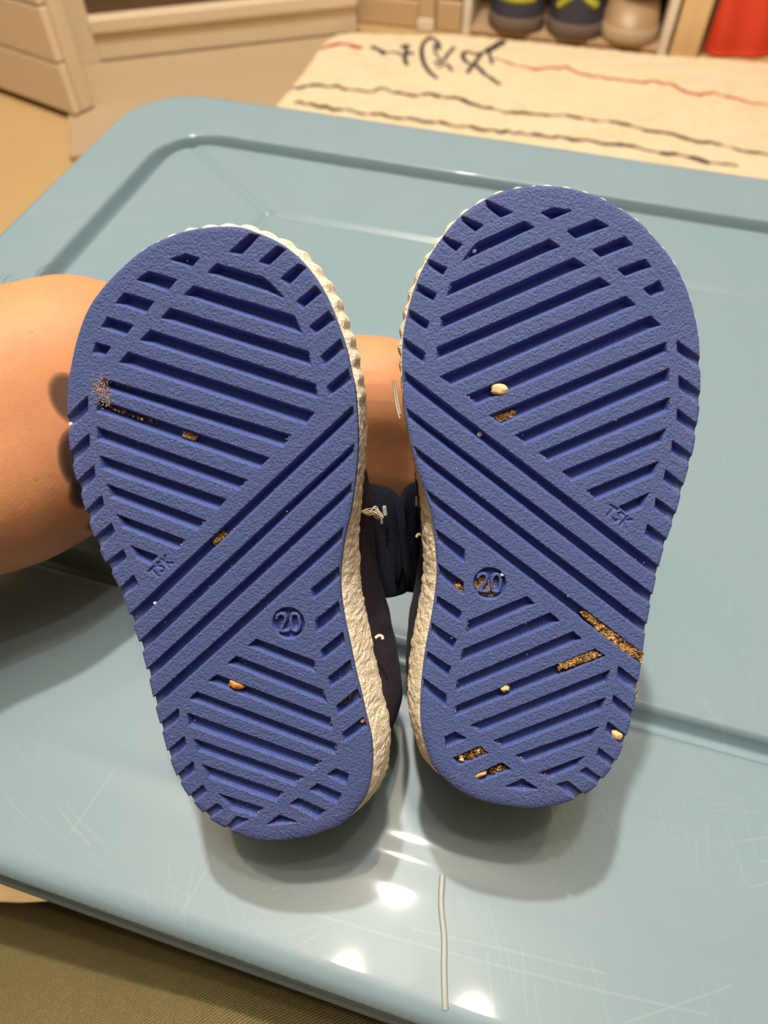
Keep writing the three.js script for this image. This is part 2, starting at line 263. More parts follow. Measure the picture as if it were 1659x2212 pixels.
// ---------------------------------------------------------------- the pair of toddler shoes; local frame in mm: x across as seen, y from heel to toe, z out of the sole
function shoePose(o, x, y, z) { return new THREE.Matrix4().makeBasis(new THREE.Vector3(...x), new THREE.Vector3(...y), new THREE.Vector3(...z)).setPosition(...o); }
const POSE_LEFT = shoePose([-0.0245, 0.4944, -0.0357], [0.98931, 0.14529, -0.0129], [-0.1115, 0.6962, -0.7091], [-0.094, 0.703, 0.705]);
const POSE_RIGHT = shoePose([0.0325, 0.5018, -0.0416], [0.9953, 0.0282, 0.0929], [0.0503, 0.6684, -0.7421], [-0.083, 0.7433, 0.6638]);
function place(o, pose) { const p = new THREE.Vector3(), q = new THREE.Quaternion(), s = new THREE.Vector3(); pose.decompose(p, q, s); o.position.copy(p); o.quaternion.copy(q); return o; }
const toMetres = g => g.scale(mm, mm, mm);
function makeShoe(trace, side, pose, label, digits, scribble) {
  const shoe = thing('toddler_shoe', label, 'shoe'); place(shoe, pose);
  const outline = ccw(closedSpline(pairs(trace.outline), 720)), rough = ccw(closedSpline(pairs(trace.outline), 220));
  const grooves = Object.entries(trace.grooves).map(([k, f]) => { const p = pairs(f), push = (a, b, l) => { const q = Math.hypot(p[a][0] - p[b][0], p[a][1] - p[b][1]); return [p[a][0] + (p[a][0] - p[b][0]) / q * l, p[a][1] + (p[a][1] - p[b][1]) / q * l]; }; if (/^[nu]/.test(k)) { [p[0], p[3]] = [push(0, 1, 2), push(3, 2, 2)]; } if (/^d\d/.test(k)) { const a = push(0, 1, 2.5), b = push(1, 0, -0.5), c = push(2, 3, -0.5), d = push(3, 2, 2.5); [p[0], p[1], p[2], p[3]] = [a, b, c, d]; } return { k, p, x0: Math.min(...p.map(q => q[0])) - 0.4, x1: Math.max(...p.map(q => q[0])) + 0.4, y0: Math.min(...p.map(q => q[1])) - 0.4, y1: Math.max(...p.map(q => q[1])) + 0.4, depth: /^[nu]/.test(k) ? 1.9 : 2.6 }; });
  const C = digits.at, up = digits.up, rt = [up[1], -up[0]];
  const D = q => [C[0] + rt[0] * q[0] + up[0] * q[1], C[1] + rt[1] * q[0] + up[1] * q[1]];
  const two = [[-2.75, 1.0], [-2.5, 1.75], [-1.8, 2.15], [-1.0, 1.95], [-0.65, 1.3], [-0.85, 0.4], [-1.6, -0.9], [-2.05, -1.95], [-0.35, -1.95]].map(D);
  const nul = []; for (let k = 0; k <= 20; k++) { const a = k / 20 * Math.PI * 2; nul.push(D([1.45 + 1.0 * Math.sign(Math.cos(a)) * Math.abs(Math.cos(a)) ** 0.8, 0.1 + 2.05 * Math.sign(Math.sin(a)) * Math.abs(Math.sin(a)) ** 0.8])); }
  const sdo = (x, y) => sdPoly(x, y, rough);
  const height = (x, y) => {
    const so = Math.min(0, sdo(x, y));
    const inner = smooth(2, 14, x * side) * (1 - smooth(62, 84, y)), heel = 1 - smooth(4, 16, y);
    const bw = 1.1 + 2.4 * Math.max(inner, heel * 0.9), bd = 0.35 + 0.8 * Math.max(inner, heel * 0.7);
    const t = clamp((so + bw) / bw); let h = -bd * (1 - Math.sqrt(Math.max(0, 1 - t * t * 0.97)));
    let g = 0;
    for (const q of grooves) if (x > q.x0 && x < q.x1 && y > q.y0 && y < q.y1) { const s = sdPoly(x, y, q.p); if (s < 0.1) { const f = smooth(35, 95, y), w = clamp((0.05 - s) / lerp(0.2, 0.85, f)); g = Math.max(g, q.depth * (1 - 0.5 * smooth(-3.5, 0, so)) * lerp(w, w * w * (3 - 2 * w), 0.3)); }; }
    const rc = Math.hypot(x - C[0], y - C[1]);
    if (rc < 3.9) { let k = 1.5 * (1 - smooth(3.35, 3.7, rc)); if (k > 0) k *= 1 - 0.9 * (1 - smooth(0.32, 0.52, Math.min(sdPath(x, y, two), sdPath(x, y, nul)))); g = Math.max(g, k); }
    for (const s of scribble) { const d = sdPath(x, y, s); if (d < 0.4) g = Math.max(g, 0.4 * (1 - smooth(0.08, 0.38, d))); }
    return h - g + 0.05 * noise(x * 0.9, y * 0.9, 3) * (g > 0.5 ? 0.3 : 1);
  };
  const worn_top = rgb(80, 96, 152), clean = rgb(72, 92, 168), dust = rgb(150, 138, 132);
  const colour = (x, y, z) => {
    const base = z < -0.25 && sdo(x, y) < -2 ? clean : worn_top;
    const n = noise(x * 2.6, y * 2.6, 8) + 0.7 * noise(x * 6, y * 6, 2), worn = Math.max(smooth(-14, -31, x * side) * smooth(30, 50, y) * (1 - smooth(104, 118, y)), 0.8 * (1 - smooth(6, 16, y)), 0.35);
    const k = clamp(smooth(0.15, 0.75, n) * worn * 0.55);
    return [lerp(base.r, dust.r, k), lerp(base.g, dust.g, k), lerp(base.b, dust.b, k)];
  };
  part('outsole', toMetres(clipField({ x0: -37, x1: 34, y0: -1, y1: 141, step: 0.19, sd: sdo, h: height, floor: -2.9, uvUnit: 20, color: colour })), M.sole, shoe).userData.label = 'blue rubber tread with slanting grooves, size 20';
  // cream textured side strip, ribbed like teeth around the toe
  const N = outline.length, nor = outNormals(outline); let arc = 0; const arcs = outline.map((p, i) => { const q = outline[(i + N - 1) % N]; return arc += Math.hypot(p[0] - q[0], p[1] - q[1]); });
  const flare = outline.map(([x, y]) => { const m = smooth(4, 16, x * side); return lerp(1.0, 0.25 + 2.7 * (1 - smooth(60, 84, y)) * smooth(-4, 10, y) + 0.4, m) + 0.45 * smooth(96, 122, y); });
  const FK = [[2.3, -0.5], [2.5, 0.1], [3.8, 0.36], [6.2, 0.68], [8.6, 0.92], [10.4, 1], [12, 0.9], [12.8, 0.7], [13.3, 0.3], [13.4, -0.6]], FR = [];
  for (const d of [2.3, 2.5, 2.8, 3.3, 3.8, 4.4, 5, 5.6, 6.2, 6.8, 7.4, 8, 8.6, 9.2, 9.8, 10.4, 11, 11.6, 12.2, 12.8, 13.3, 13.4]) { let k = 1; while (k < FK.length - 1 && FK[k][0] < d) k++; FR.push([d, lerp(FK[k - 1][1], FK[k][1], clamp((d - FK[k - 1][0]) / (FK[k][0] - FK[k - 1][0])))]); }
  const foxAt = (i, r) => {
    const [d, k] = FR[r], [x, y] = outline[i], toe = smooth(95, 106, y), win = smooth(2.4, 3.2, d) * (1 - smooth(8, 11, d));
    const tooth = toe * win * (0.25 + 0.62 * Math.pow(0.5 + 0.5 * Math.cos(arcs[i] / 4.05 * Math.PI * 2), 0.8));
    const wob = d > 2.4 && d < 13.3 ? 0.34 * (1 - 0.8 * toe * win) * (noise(arcs[i] * 0.62 + d * 0.25, d * 0.34, side) + 0.8 * noise(arcs[i] * 1.15 - d * 0.3, d * 0.62, 9)) : 0;
    const lat = smooth(3, 12, -x * side) * smooth(4, 12, y) * (1 - smooth(74, 90, y)), snug = d > 2.4 && d < 13 ? lat * Math.max(0, (side < 0 ? 0.45 : 0) - flare[i] * k) * smooth(2.4, 2.9, d) : 0;
    const o = snug + (r === 0 || r === FR.length - 1 ? k + (r ? flare[i] * 0.4 : 0) : flare[i] * k) + tooth + wob;
    return [x + nor[i][0] * o, y + nor[i][1] * o, -d];
  };
  const cream = rgb(246, 234, 210), stain = rgb(196, 174, 136);
  part('foxing_strip', toMetres(rings(N, FR.length, foxAt, [30, 1.2], false, (i, r) => { const k = clamp(0.5 * smooth(0.1, 0.7, noise(arcs[i] * 0.9, FR[r][0] * 0.7, 6)) + (side < 0 ? 0.22 : 0)); return [lerp(cream.r, stain.r, k), lerp(cream.g, stain.g, k), lerp(cream.b, stain.b, k)]; })), M.foxing, shoe).userData.label = 'cream textured rubber side strip';
  // upper: rings rising from the strip to the collar
  const col = { x: 0, y: 36, rx: 23.5, ry: 29, d: 45.5 };
  const UR = 26, upper = (i, t) => {
    const [x, y] = outline[i], o = flare[i] * 0.7 - 1.2, px = x + nor[i][0] * o, py = y + nor[i][1] * o, a = Math.atan2((py - col.y) / col.ry, (px - col.x) / col.rx);
    const hk = 1 - Math.cos(t * Math.PI / 2), vk = Math.sin(t * Math.PI / 2), cx = col.x + col.rx * Math.cos(a), cy = col.y + col.ry * Math.sin(a), dip = 2.5 * smooth(46, 30, Math.abs(cy - 36) + 20);
    const b = 4.6 * Math.sin(Math.PI * Math.min(1, t * 1.15)) * smooth(8, 22, y) * (1 - smooth(74, 92, y)) * smooth(6, 16, Math.abs(x)); return [lerp(px, cx, hk) + nor[i][0] * b + 0.25 * noise(px * 0.2, py * 0.2, t * 4), lerp(py, cy, hk) + nor[i][1] * b, -lerp(12.6, col.d - dip * t, vk)];
  };
  const quarter = Array.from({ length: Math.floor(N / 2) }, (_, i) => i * 2);
  part('upper', toMetres(rings(quarter.length, UR, (i, r) => upper(quarter[i], r / (UR - 1)), [14, 3])), M.suede, shoe).userData.label = 'dark navy suede upper';
  const collar = Array.from({ length: 48 }, (_, k) => { const a = k / 48 * Math.PI * 2; return new THREE.Vector3(col.x + col.rx * Math.cos(a), col.y + col.ry * Math.sin(a), -col.d + 1.2); });
  part('collar', toMetres(new THREE.TubeGeometry(new THREE.CatmullRomCurve3(collar, true), 120, 2.4, 10, true)), M.lining, shoe);
  part('lining', toMetres(rings(64, 9, (i, r) => { const a = -i / 64 * Math.PI * 2, t = r / 8, k = 1 - 0.12 * t * t * t - (r === 8 ? 0.3 : 0); return [col.rx * 0.97 * k * Math.cos(a), lerp(36, 44, t) + col.ry * (0.97 + 0.15 * t) * k * Math.sin(a), -lerp(col.d - 1, 15, t)]; }, [6, 2], true)), M.lining, shoe);
  const slab = (path, y, hw, th, end) => { // a band along a path in x and z, wide in y, rounded at its far end
    const c = new THREE.CatmullRomCurve3(path.map(p => new THREE.Vector3(p[0] * side, 0, p[1]))), R = 44;
    return rings(14, R, (i, r) => {
      const t = r / (R - 1), p = c.getPointAt(t), tg = c.getTangentAt(t), n = new THREE.Vector3(-tg.z, 0, tg.x), e = clamp((t - (1 - end)) / end), w = hw * (e > 0 ? 0.42 + 0.58 * Math.sqrt(1 - e * e) : 1) * (r === 0 ? 0.96 : 1), a = i / 14 * Math.PI * 2;
      const cx = Math.sign(Math.cos(a)) * Math.abs(Math.cos(a)) ** 0.35 * w, cn = Math.sin(a) * th / 2 * (r === R - 1 ? 0.6 : 1);
      return [p.x + n.x * cn, y + cx, p.z + n.z * cn];
    }, [6, 4], true);
  };
  const wide = [[-27.6, -23], [-26, -33], [-20, -43], [-8, -49.5], [4, -51], [14, -49.5], [22, -46], [27, -42.5], ...(side > 0 ? [[30.5, -40.5], [33, -38], [34, -35.2], [33.6, -33.4]] : [[30.5, -38.5], [33, -35], [33.8, -31.5], [33, -28.5]])];
  part('tongue', toMetres(rings(18, 12, (i, r) => { const a = i / 18 * Math.PI * 2, t = r / 11; return [Math.cos(a) * lerp(16, 12, t), lerp(72, 56, t) + Math.sin(a) * 1.6, -lerp(34, 55, t) + 3 * Math.cos(a) * Math.cos(a)]; }, [3, 2], true)), M.suede, shoe);
  const strap = part('strap', toMetres(slab(wide, side > 0 ? 62 : 57, 16.6, 2.3, 0.2)), M.strap, shoe); strap.userData.label = 'wide dark leather strap, rounded end';
  const sx = side > 0 ? [29.6, 71.5, -36.2] : [-29.8, 67.5, -34.4];
  part('stitch', toMetres(box(1.1, 2.8, 1.3, ...sx, 0.35)), M.stitch, strap).userData.label = 'small white bar stitch';
  return shoe;
}
// traced outline and grooves of each sole, in millimetres
const TRACE_LEFT = { outline: [-7.9,138.5,-1.6,139.9,4.5,140,6.7,139.8,10.6,139.1,14.4,137.3,17.7,135.4,20.7,132.9,23.3,129.6,25.6,125.5,27.2,121.3,28.3,117.1,29.4,111.9,29.9,106.7,30.2,104.8,30.1,98.9,29.4,91.6,28,84.5,25.8,76.6,24.3,72.6,22.7,66.7,21.8,61.6,21.7,54.7,22.3,47.4,22.8,40.7,23.5,34.7,23.9,30.2,24.5,25.1,24.3,19.9,23.3,14.7,22,11.1,19.8,8.1,15.8,4,11,2,5.5,0.6,-1.7,0,-7.8,1,-11.9,3.1,-16.7,6.6,-18.1,8.4,-20.1,11.4,-22.3,16.2,-24,22.8,-24.9,31.2,-25.4,36.2,-25.9,45.1,-26.6,52,-27.8,58.8,-29,64.7,-30.2,68.5,-31.8,72.9,-33.5,80.6,-34.3,87.6,-35,94.1,-34.7,100.9,-34,105.8,-32.9,111.3,-31.5,115,-28.7,121.4,-25.5,126.6,-22.7,129.6,-18.8,132.7,-14.3,135.6,-11,137.4],
  grooves: {
   a: [-5.5,134.7,-1.9,135.4,0.9,134.1,-1.2,132.5],
   b: [-13.5,131.5,-10.4,132.9,-4.6,130.5,-7.1,128.4],
   c: [-18.8,127.4,-16.5,129.3,-10.3,126.7,-12.6,124.5],
   d: [-22.9,122.9,-21.1,124.8,-15.7,122.4,-17.8,120.5],
   e: [-25.8,117.8,-24.7,119.9,-21.4,118.5,-23.3,116.8],
   A: [2.2,131,4.4,132.6,13.9,128.6,15.4,127.1,17.8,123.8,10.4,127.3],
   B: [-3.6,127.2,-1.2,128.8,19.4,120.1,20.5,116.3],
   C: [-9.4,123.1,-7,124.9,21.4,112.5,21.6,109.5],
   D: [-14.8,119.1,-12.1,121,22.1,105.6,22.1,102.7],
   E: [-20.2,115,-17.8,117,21.1,99.7,18.9,97.4],
   F: [-25.7,110.5,-24.1,112,15.4,95.5,13.5,93.2],
   G: [-27.2,105.4,-26.2,107.8,9.9,91.1,7.6,89.1],
   H: [-28.1,99.2,-27.7,101.9,4.4,86.8,2.2,84.9],
   I: [-28.2,92.7,-28.2,95.6,-0.9,83,-3.1,81],
   J: [-27.4,86.2,-27.8,89.2,-6.3,78.8,-8.5,76.9],
   K: [-25.9,79.2,-26.7,82.2,-11.7,74.9,-13.8,73],
   M: [-23.7,71.9,-24.7,74.8,-18.6,71.8,-20.9,70.1],
   n1: [-34.1,105,-28.5,108.9,-29.1,105.4,-34.3,101.8],
   n2: [-34.6,97.4,-29.7,100.8,-30.1,97.7,-35,94],
   n3: [-34.5,90.6,-29.9,93.6,-30,90.9,-34.5,87.2],
   n4: [-33.8,83.7,-29.3,86.8,-29.2,84.2,-33.3,80.9],
   n5: [-32.9,77.4,-28.2,80.3,-27.7,78.2,-31.9,74.5],
   n6: [-31.3,71.4,-26.5,74.1,-26,72,-30.3,68.8],
   n7: [-29.4,64.8,-25.1,68,-24.4,65.7,-28.7,62.9],
   d1: [-27.8,58.7,29.9,100.7,29.9,98.5,-27.4,56.1],
   d2: [-26.6,52.1,29.2,92.7,28.9,90.5,-26.4,49.5],
   d3: [-25.7,45.4,27.7,84.4,27.3,81.9,-25.7,42.9],
   d4: [-25.3,38.5,24.7,74.8,23.9,71.9,-25.3,36],
   r1: [7.3,134.5,12.3,137.6,14.6,137,9.8,133.6],
   r2: [13.3,131.8,17.7,134.5,19.6,133.4,15.2,130.7],
   r3: [17.4,127.9,21.6,130.4,23.3,129.3,19,126.3],
   r4: [20.2,122.9,24.6,125.6,25.8,123.9,21.3,121.3],
   r5: [22.2,117.5,26.7,120.3,27.9,118.1,23.1,115.8],
   r6: [23.7,111.2,28.5,114.4,29.1,112,24.2,109.2],
   r7: [24.3,104.8,29.5,108.2,29.8,105.4,24.6,102.7],
   s1: [15.3,61.2,22.1,65.7,21.9,63.2,15.5,58.9],
   s2: [15.3,53.9,21,57.8,21,55,15.3,51.1],
   s3: [15.7,46.8,21.1,50.6,21.2,48.1,15.9,44.7],
   s4: [16.5,40.2,21.9,43.9,22,41,16.9,38.1],
   s5: [17.6,33.3,22.7,36.9,23.2,34.4,17.9,31.4],
   s6: [18.1,26.6,23.2,30,23.8,27.9,18.5,24.7],
   h1: [-0.8,49.2,1.2,50.6,13.7,44.5,13.9,41.8],
   h2: [-6.1,45.4,-4.1,46.9,14.9,37.4,15.4,34.3],
   h3: [-11.4,41.5,-9.3,42.8,15.7,30.5,15.9,27.7],
   h4: [-16.7,37.5,-14.7,39,16.4,24.1,15.8,21.7],
   h5: [-17.8,31,-17.8,34,12.3,20.1,10.2,18.1],
   h6: [-16.6,24.6,-17.2,27.5,7.6,16.4,5.2,14.6],
   h7: [-15.2,17.7,-16.2,20.9,2.3,12.8,0.2,10.7],
   h8: [-10.7,9.3,-13.3,13.3,-3.1,9.1,-5.2,7.2],
   u1: [-24.7,31.9,-19.8,35.2,-20.1,32.7,-24.7,29.7],
   u2: [-23.9,25.1,-19.5,28.2,-19.4,26,-23.7,22.7],
   u3: [-22.5,18.8,-18.4,21.8,-18.4,19.5,-22.3,16.6],
   u4: [-20.5,13.2,-16.9,15.7,-16.2,14.1,-20,11.3],
   u5: [-18.1,8.4,-14.1,10.8,-12.9,9.4,-16.8,6.8],
   u6: [-12.8,4.6,-9.9,7.3,-7,6.3,-11.8,3.7],
   t1: [13.4,16.6,15.6,18,18.3,16.5,17.4,13.9],
   t2: [8.7,13.1,10.8,14.5,16.1,11.6,14.6,9.3],
   t3: [3.5,9.8,5.8,11.1,11.7,7.6,9.6,5.7],
   t4: [-2.6,4.9,0.7,7.1,4.5,5.1,0.9,4.8],
  } };
const TRACE_RIGHT = { outline: [-6.6,139.9,-1.9,139.8,2.9,138.9,7.7,137.3,11.5,135.2,15.2,132.9,18.7,129.6,22.1,126,25,121.7,27,117.6,28.6,113.2,29.7,108.8,30.4,104.1,30.9,99.7,31.2,95.3,31,90.7,30.8,85.9,30,81.1,29.1,76,28.2,70.7,26.9,65.5,26.2,61.9,25.5,57.3,24.8,51,24.2,44,24,38,23.6,32,23.1,25.2,22.1,19.4,20.5,13.7,17.8,8.8,15.3,5.6,12.2,3.4,8,1.4,2.2,0,-3,0,-8.8,0.6,-13.9,2.1,-18.5,5.2,-21.6,8.5,-23.4,12.8,-24.9,18.1,-25.4,23.5,-25.4,29.6,-25,36.1,-24.2,42.5,-23.6,48.3,-23.4,54.8,-24.1,61.3,-25,66.3,-26.9,72.6,-28.9,77.8,-30.8,83.9,-32.4,90,-33.5,97.5,-33.8,102.3,-33.9,107,-33.3,111.9,-31.9,117.9,-29.8,123.2,-26.7,128.4,-22.9,133.2,-18.5,136.4,-14.4,138.5,-10,139.5],
  grooves: {
   a: [0.9,134.9,-3.1,135.4,-5.7,134.3,-3.3,132.9],
   b: [8.9,131.9,5.9,133.3,0,130.7,2.1,129.1],
   c: [14.1,128.2,12.2,129.9,5.7,126.9,7.7,125.4],
   d: [18.4,123.8,16.8,125.4,11.3,123.1,13.1,121.6],
   e: [21.4,118.9,20.3,121.1,17,119.2,18.9,117.6],
   A: [-6.8,131.2,-9.1,132.5,-18.9,127.7,-19.7,126.8,-22,123.6,-13.9,127.6],
   B: [-1.1,127.4,-3.5,128.9,-24,119,-24.8,116.1],
   C: [4.6,123.6,1.9,125.2,-25.8,111.7,-25.6,109.1],
   D: [10.2,119.8,7.7,121.3,-26.3,105.1,-26,102.6],
   E: [15.8,115.8,13.5,117.6,-25.3,98.8,-22.8,97],
   F: [21.4,111.8,19,113.7,-19.2,94.9,-16.8,93.1],
   G: [23.2,106.2,22.8,108.3,-13.9,90.8,-11.2,88.9],
   H: [24.1,100,24,102.8,-7.9,86.8,-5.7,85],
   I: [24.6,93.8,24.7,96.7,-2.4,83.2,-0.3,81.4],
   J: [23.8,86.9,24.6,89.9,2.9,79.3,5.1,77.3],
   K: [22.8,79.7,23.7,82.8,8.7,75.4,10.6,73.4],
   M: [20.9,72.4,22.3,75.8,15.9,72.2,17.8,70.7],
   n1: [30.2,105.5,24.9,108.8,25.3,106.2,30.4,102.8],
   n2: [31,98.2,26,101.5,26.3,98.5,31.2,94.8],
   n3: [31.2,91.1,26.4,94.4,26.5,91.6,31,88.3],
   n4: [30.8,84.4,26,87.5,26,84.8,30.2,81.9],
   n5: [29.7,77.9,25.2,81,24.9,78.5,29,75.5],
   n6: [28.5,71.6,23.7,74.7,23.6,72.4,27.7,69.2],
   n7: [27,65.6,22.4,68.8,22.1,66.3,26.6,63.4],
   d1: [25.8,59.4,-33.7,100.1,-33.5,97.5,25.4,57.1],
   d2: [25.1,53,-32.9,92.1,-32.3,89.6,24.7,50.7],
   d3: [24.2,46.3,-30.8,83.7,-29.7,80.7,24.1,44],
   d4: [24,39.3,-27.5,74.1,-26,70.8,23.8,36.9],
   r1: [-11.6,134.2,-17.9,136.9,-17.5,135.2,-14.2,133],
   r2: [-17.7,131.4,-22.9,133.4,-22.5,132,-19.3,129.9],
   r3: [-22,127.3,-26.6,129.1,-26.4,127.7,-23.2,125.6],
   r4: [-25,122.2,-29.4,124.1,-29.4,122.6,-25.7,120.5],
   r5: [-26.9,116.7,-31.3,118.8,-31.6,116.9,-27.5,115],
   r6: [-28.2,110.6,-32.9,113.2,-33,111.1,-28.6,108.6],
   r7: [-28.7,103.9,-33.8,107,-33.8,104.4,-28.8,101.5],
   s1: [-17.3,60.4,-24.3,64.8,-23.5,62.1,-17.3,57.5],
   s2: [-17.1,52.9,-23.2,56.8,-22.6,54.1,-17.1,50.2],
   s3: [-17.2,46.1,-22.9,49.3,-22.9,47.2,-17.7,43.9],
   s4: [-17.9,39.4,-23.8,42.8,-23.7,40.7,-18.7,37.2],
   s5: [-18.8,32.8,-24.4,36,-24.4,34.1,-19.3,30.6],
   s6: [-19.5,26.1,-24.9,29.5,-24.7,27.1,-19.5,23.4],
   h1: [-0.9,49.1,-2.7,50.6,-15.4,44,-15.6,41.3],
   h2: [5,45.5,2.8,47.2,-16.3,37.1,-16.5,34.5],
   h3: [10.2,41.7,8.2,43.2,-17,29.8,-17.2,27.3],
   h4: [15.8,38.1,13.4,39.5,-17.1,23.5,-17.1,21.3],
   h5: [16.5,32.2,17,34.8,-13.4,19.2,-11.1,17.9],
   h6: [15.8,25.4,16.7,28.3,-7.7,16,-5.8,14.5],
   h7: [14.2,18.7,15.7,21.4,-2.4,12.9,-0.3,11.4],
   h8: [11.5,11.5,13,14,3.3,9.1,5.2,8],
   u1: [23.8,32.6,18.9,36,18.9,33.2,23.6,30.1],
   u2: [23.2,25.7,18.5,29.1,18.4,27.1,22.8,23.5],
   u3: [22.3,19.6,17.7,22.7,17.4,20.4,21.7,17.2],
   u4: [20.3,13.5,16.2,16.3,15.9,14.5,19.7,11.7],
   u5: [18,8.7,13.7,11.4,12.4,10.2,16.6,7.4],
   u6: [13.6,5,9.8,7.7,7.3,6.7,12.1,3.1],
   t1: [-14.2,16,-16.8,17.3,-19.1,15.9,-18.7,13.5],
   t2: [-8.9,12.8,-10.9,14.3,-16.9,10.9,-15.6,9.4],
   t3: [-3.4,9.4,-5.6,10.8,-11.6,7.2,-10.2,5.9],
   t4: [3.1,5.2,-0.6,7.3,-4.3,5,-0.2,4.6],
  } };const T20 = (x, y, dx, dy, s) => q => [x + s * (dx[0] * q[0] + dy[0] * q[1]), y + s * (dx[1] * q[0] + dy[1] * q[1])];
const letters = { // small hand-cut monogram beside the arch: strokes in a box two units high
  strokes: [[[-2.4, 1], [-0.9, 1]], [[-1.6, 1], [-1.75, -0.9]], [[0.6, 0.8], [0, 1], [-0.35, 0.55], [0.1, 0.1], [0.35, -0.4], [-0.1, -0.95], [-0.6, -0.7]], [[1.2, 1], [1.1, -1]], [[2.2, 1], [1.2, 0.05], [2.2, -1]]],
};
const monoRight = T20(16, 69.9, [0.86, -0.51], [0.51, 0.86], 1.25), monoLeft = T20(-18.4, 69.2, [0.8, 0.6], [-0.6, 0.8], 1.2);
makeShoe(TRACE_LEFT, 1, POSE_LEFT, 'left toddler shoe, its blue sole nearly free of dirt, cream strip at its right', { at: [9.1, 53.8], up: [0.084, 0.996] }, letters.strokes.map(s => s.map(monoLeft)));
makeShoe(TRACE_RIGHT, -1, POSE_RIGHT, 'right toddler shoe, held higher, with brown dirt packed in its blue heel grooves', { at: [-11.2, 53.1], up: [-0.01, 1] }, letters.strokes.map(s => s.map(monoRight)));
const shoes = scene.children.filter(o => o.name.startsWith('toddler_shoe'));
// frayed thread ends of the side seam
{
  const th = (shoe, list) => { for (const [pts, r, lab] of list) { const g = toMetres(merged(pts.map(p => tube(p, r, 16, 6)))); part('loose_thread', g, M.thread, shoe).userData.label = lab; } };
  const r = mulberry(8), tuft = [];
  for (let k = 0; k < 9; k++) tuft.push([[26.4, 75.6, -13.2], [28, 75 + (r() - 0.5) * 2, -15 - r()], [29.4 + r() * 1.2, 74.2 + (r() - 0.5) * 3, -16.5 - r() * 2], [30 + r() * 1.5, 72.4 + (r() - 0.5) * 2.4, -17 - r() * 2]]);
  th(shoes[0], [[tuft, 0.13, 'frayed tuft of cream threads'], [[[[26.4, 44.4, -12.8], [27.3, 44.8, -13.3], [28, 44.4, -13.5], [28.1, 43.8, -13.4]]], 0.42, 'short cream thread nub']]);
  th(shoes[1], [[[[[-36, 98.5, -11], [-35.6, 96.5, -11.4], [-35, 93.5, -11.8], [-34.3, 90.5, -12]], [[-36.4, 98.4, -11.4], [-35.9, 95.5, -11.9], [-35.2, 92, -12.2], [-34.4, 89.5, -12.2]]], 0.32, 'twisted pale thread end'], [[[[-27.6, 61.5, -12.8], [-28.4, 61.4, -13.2], [-28.8, 60.8, -13.4]]], 0.4, 'short cream thread nub']]);
}
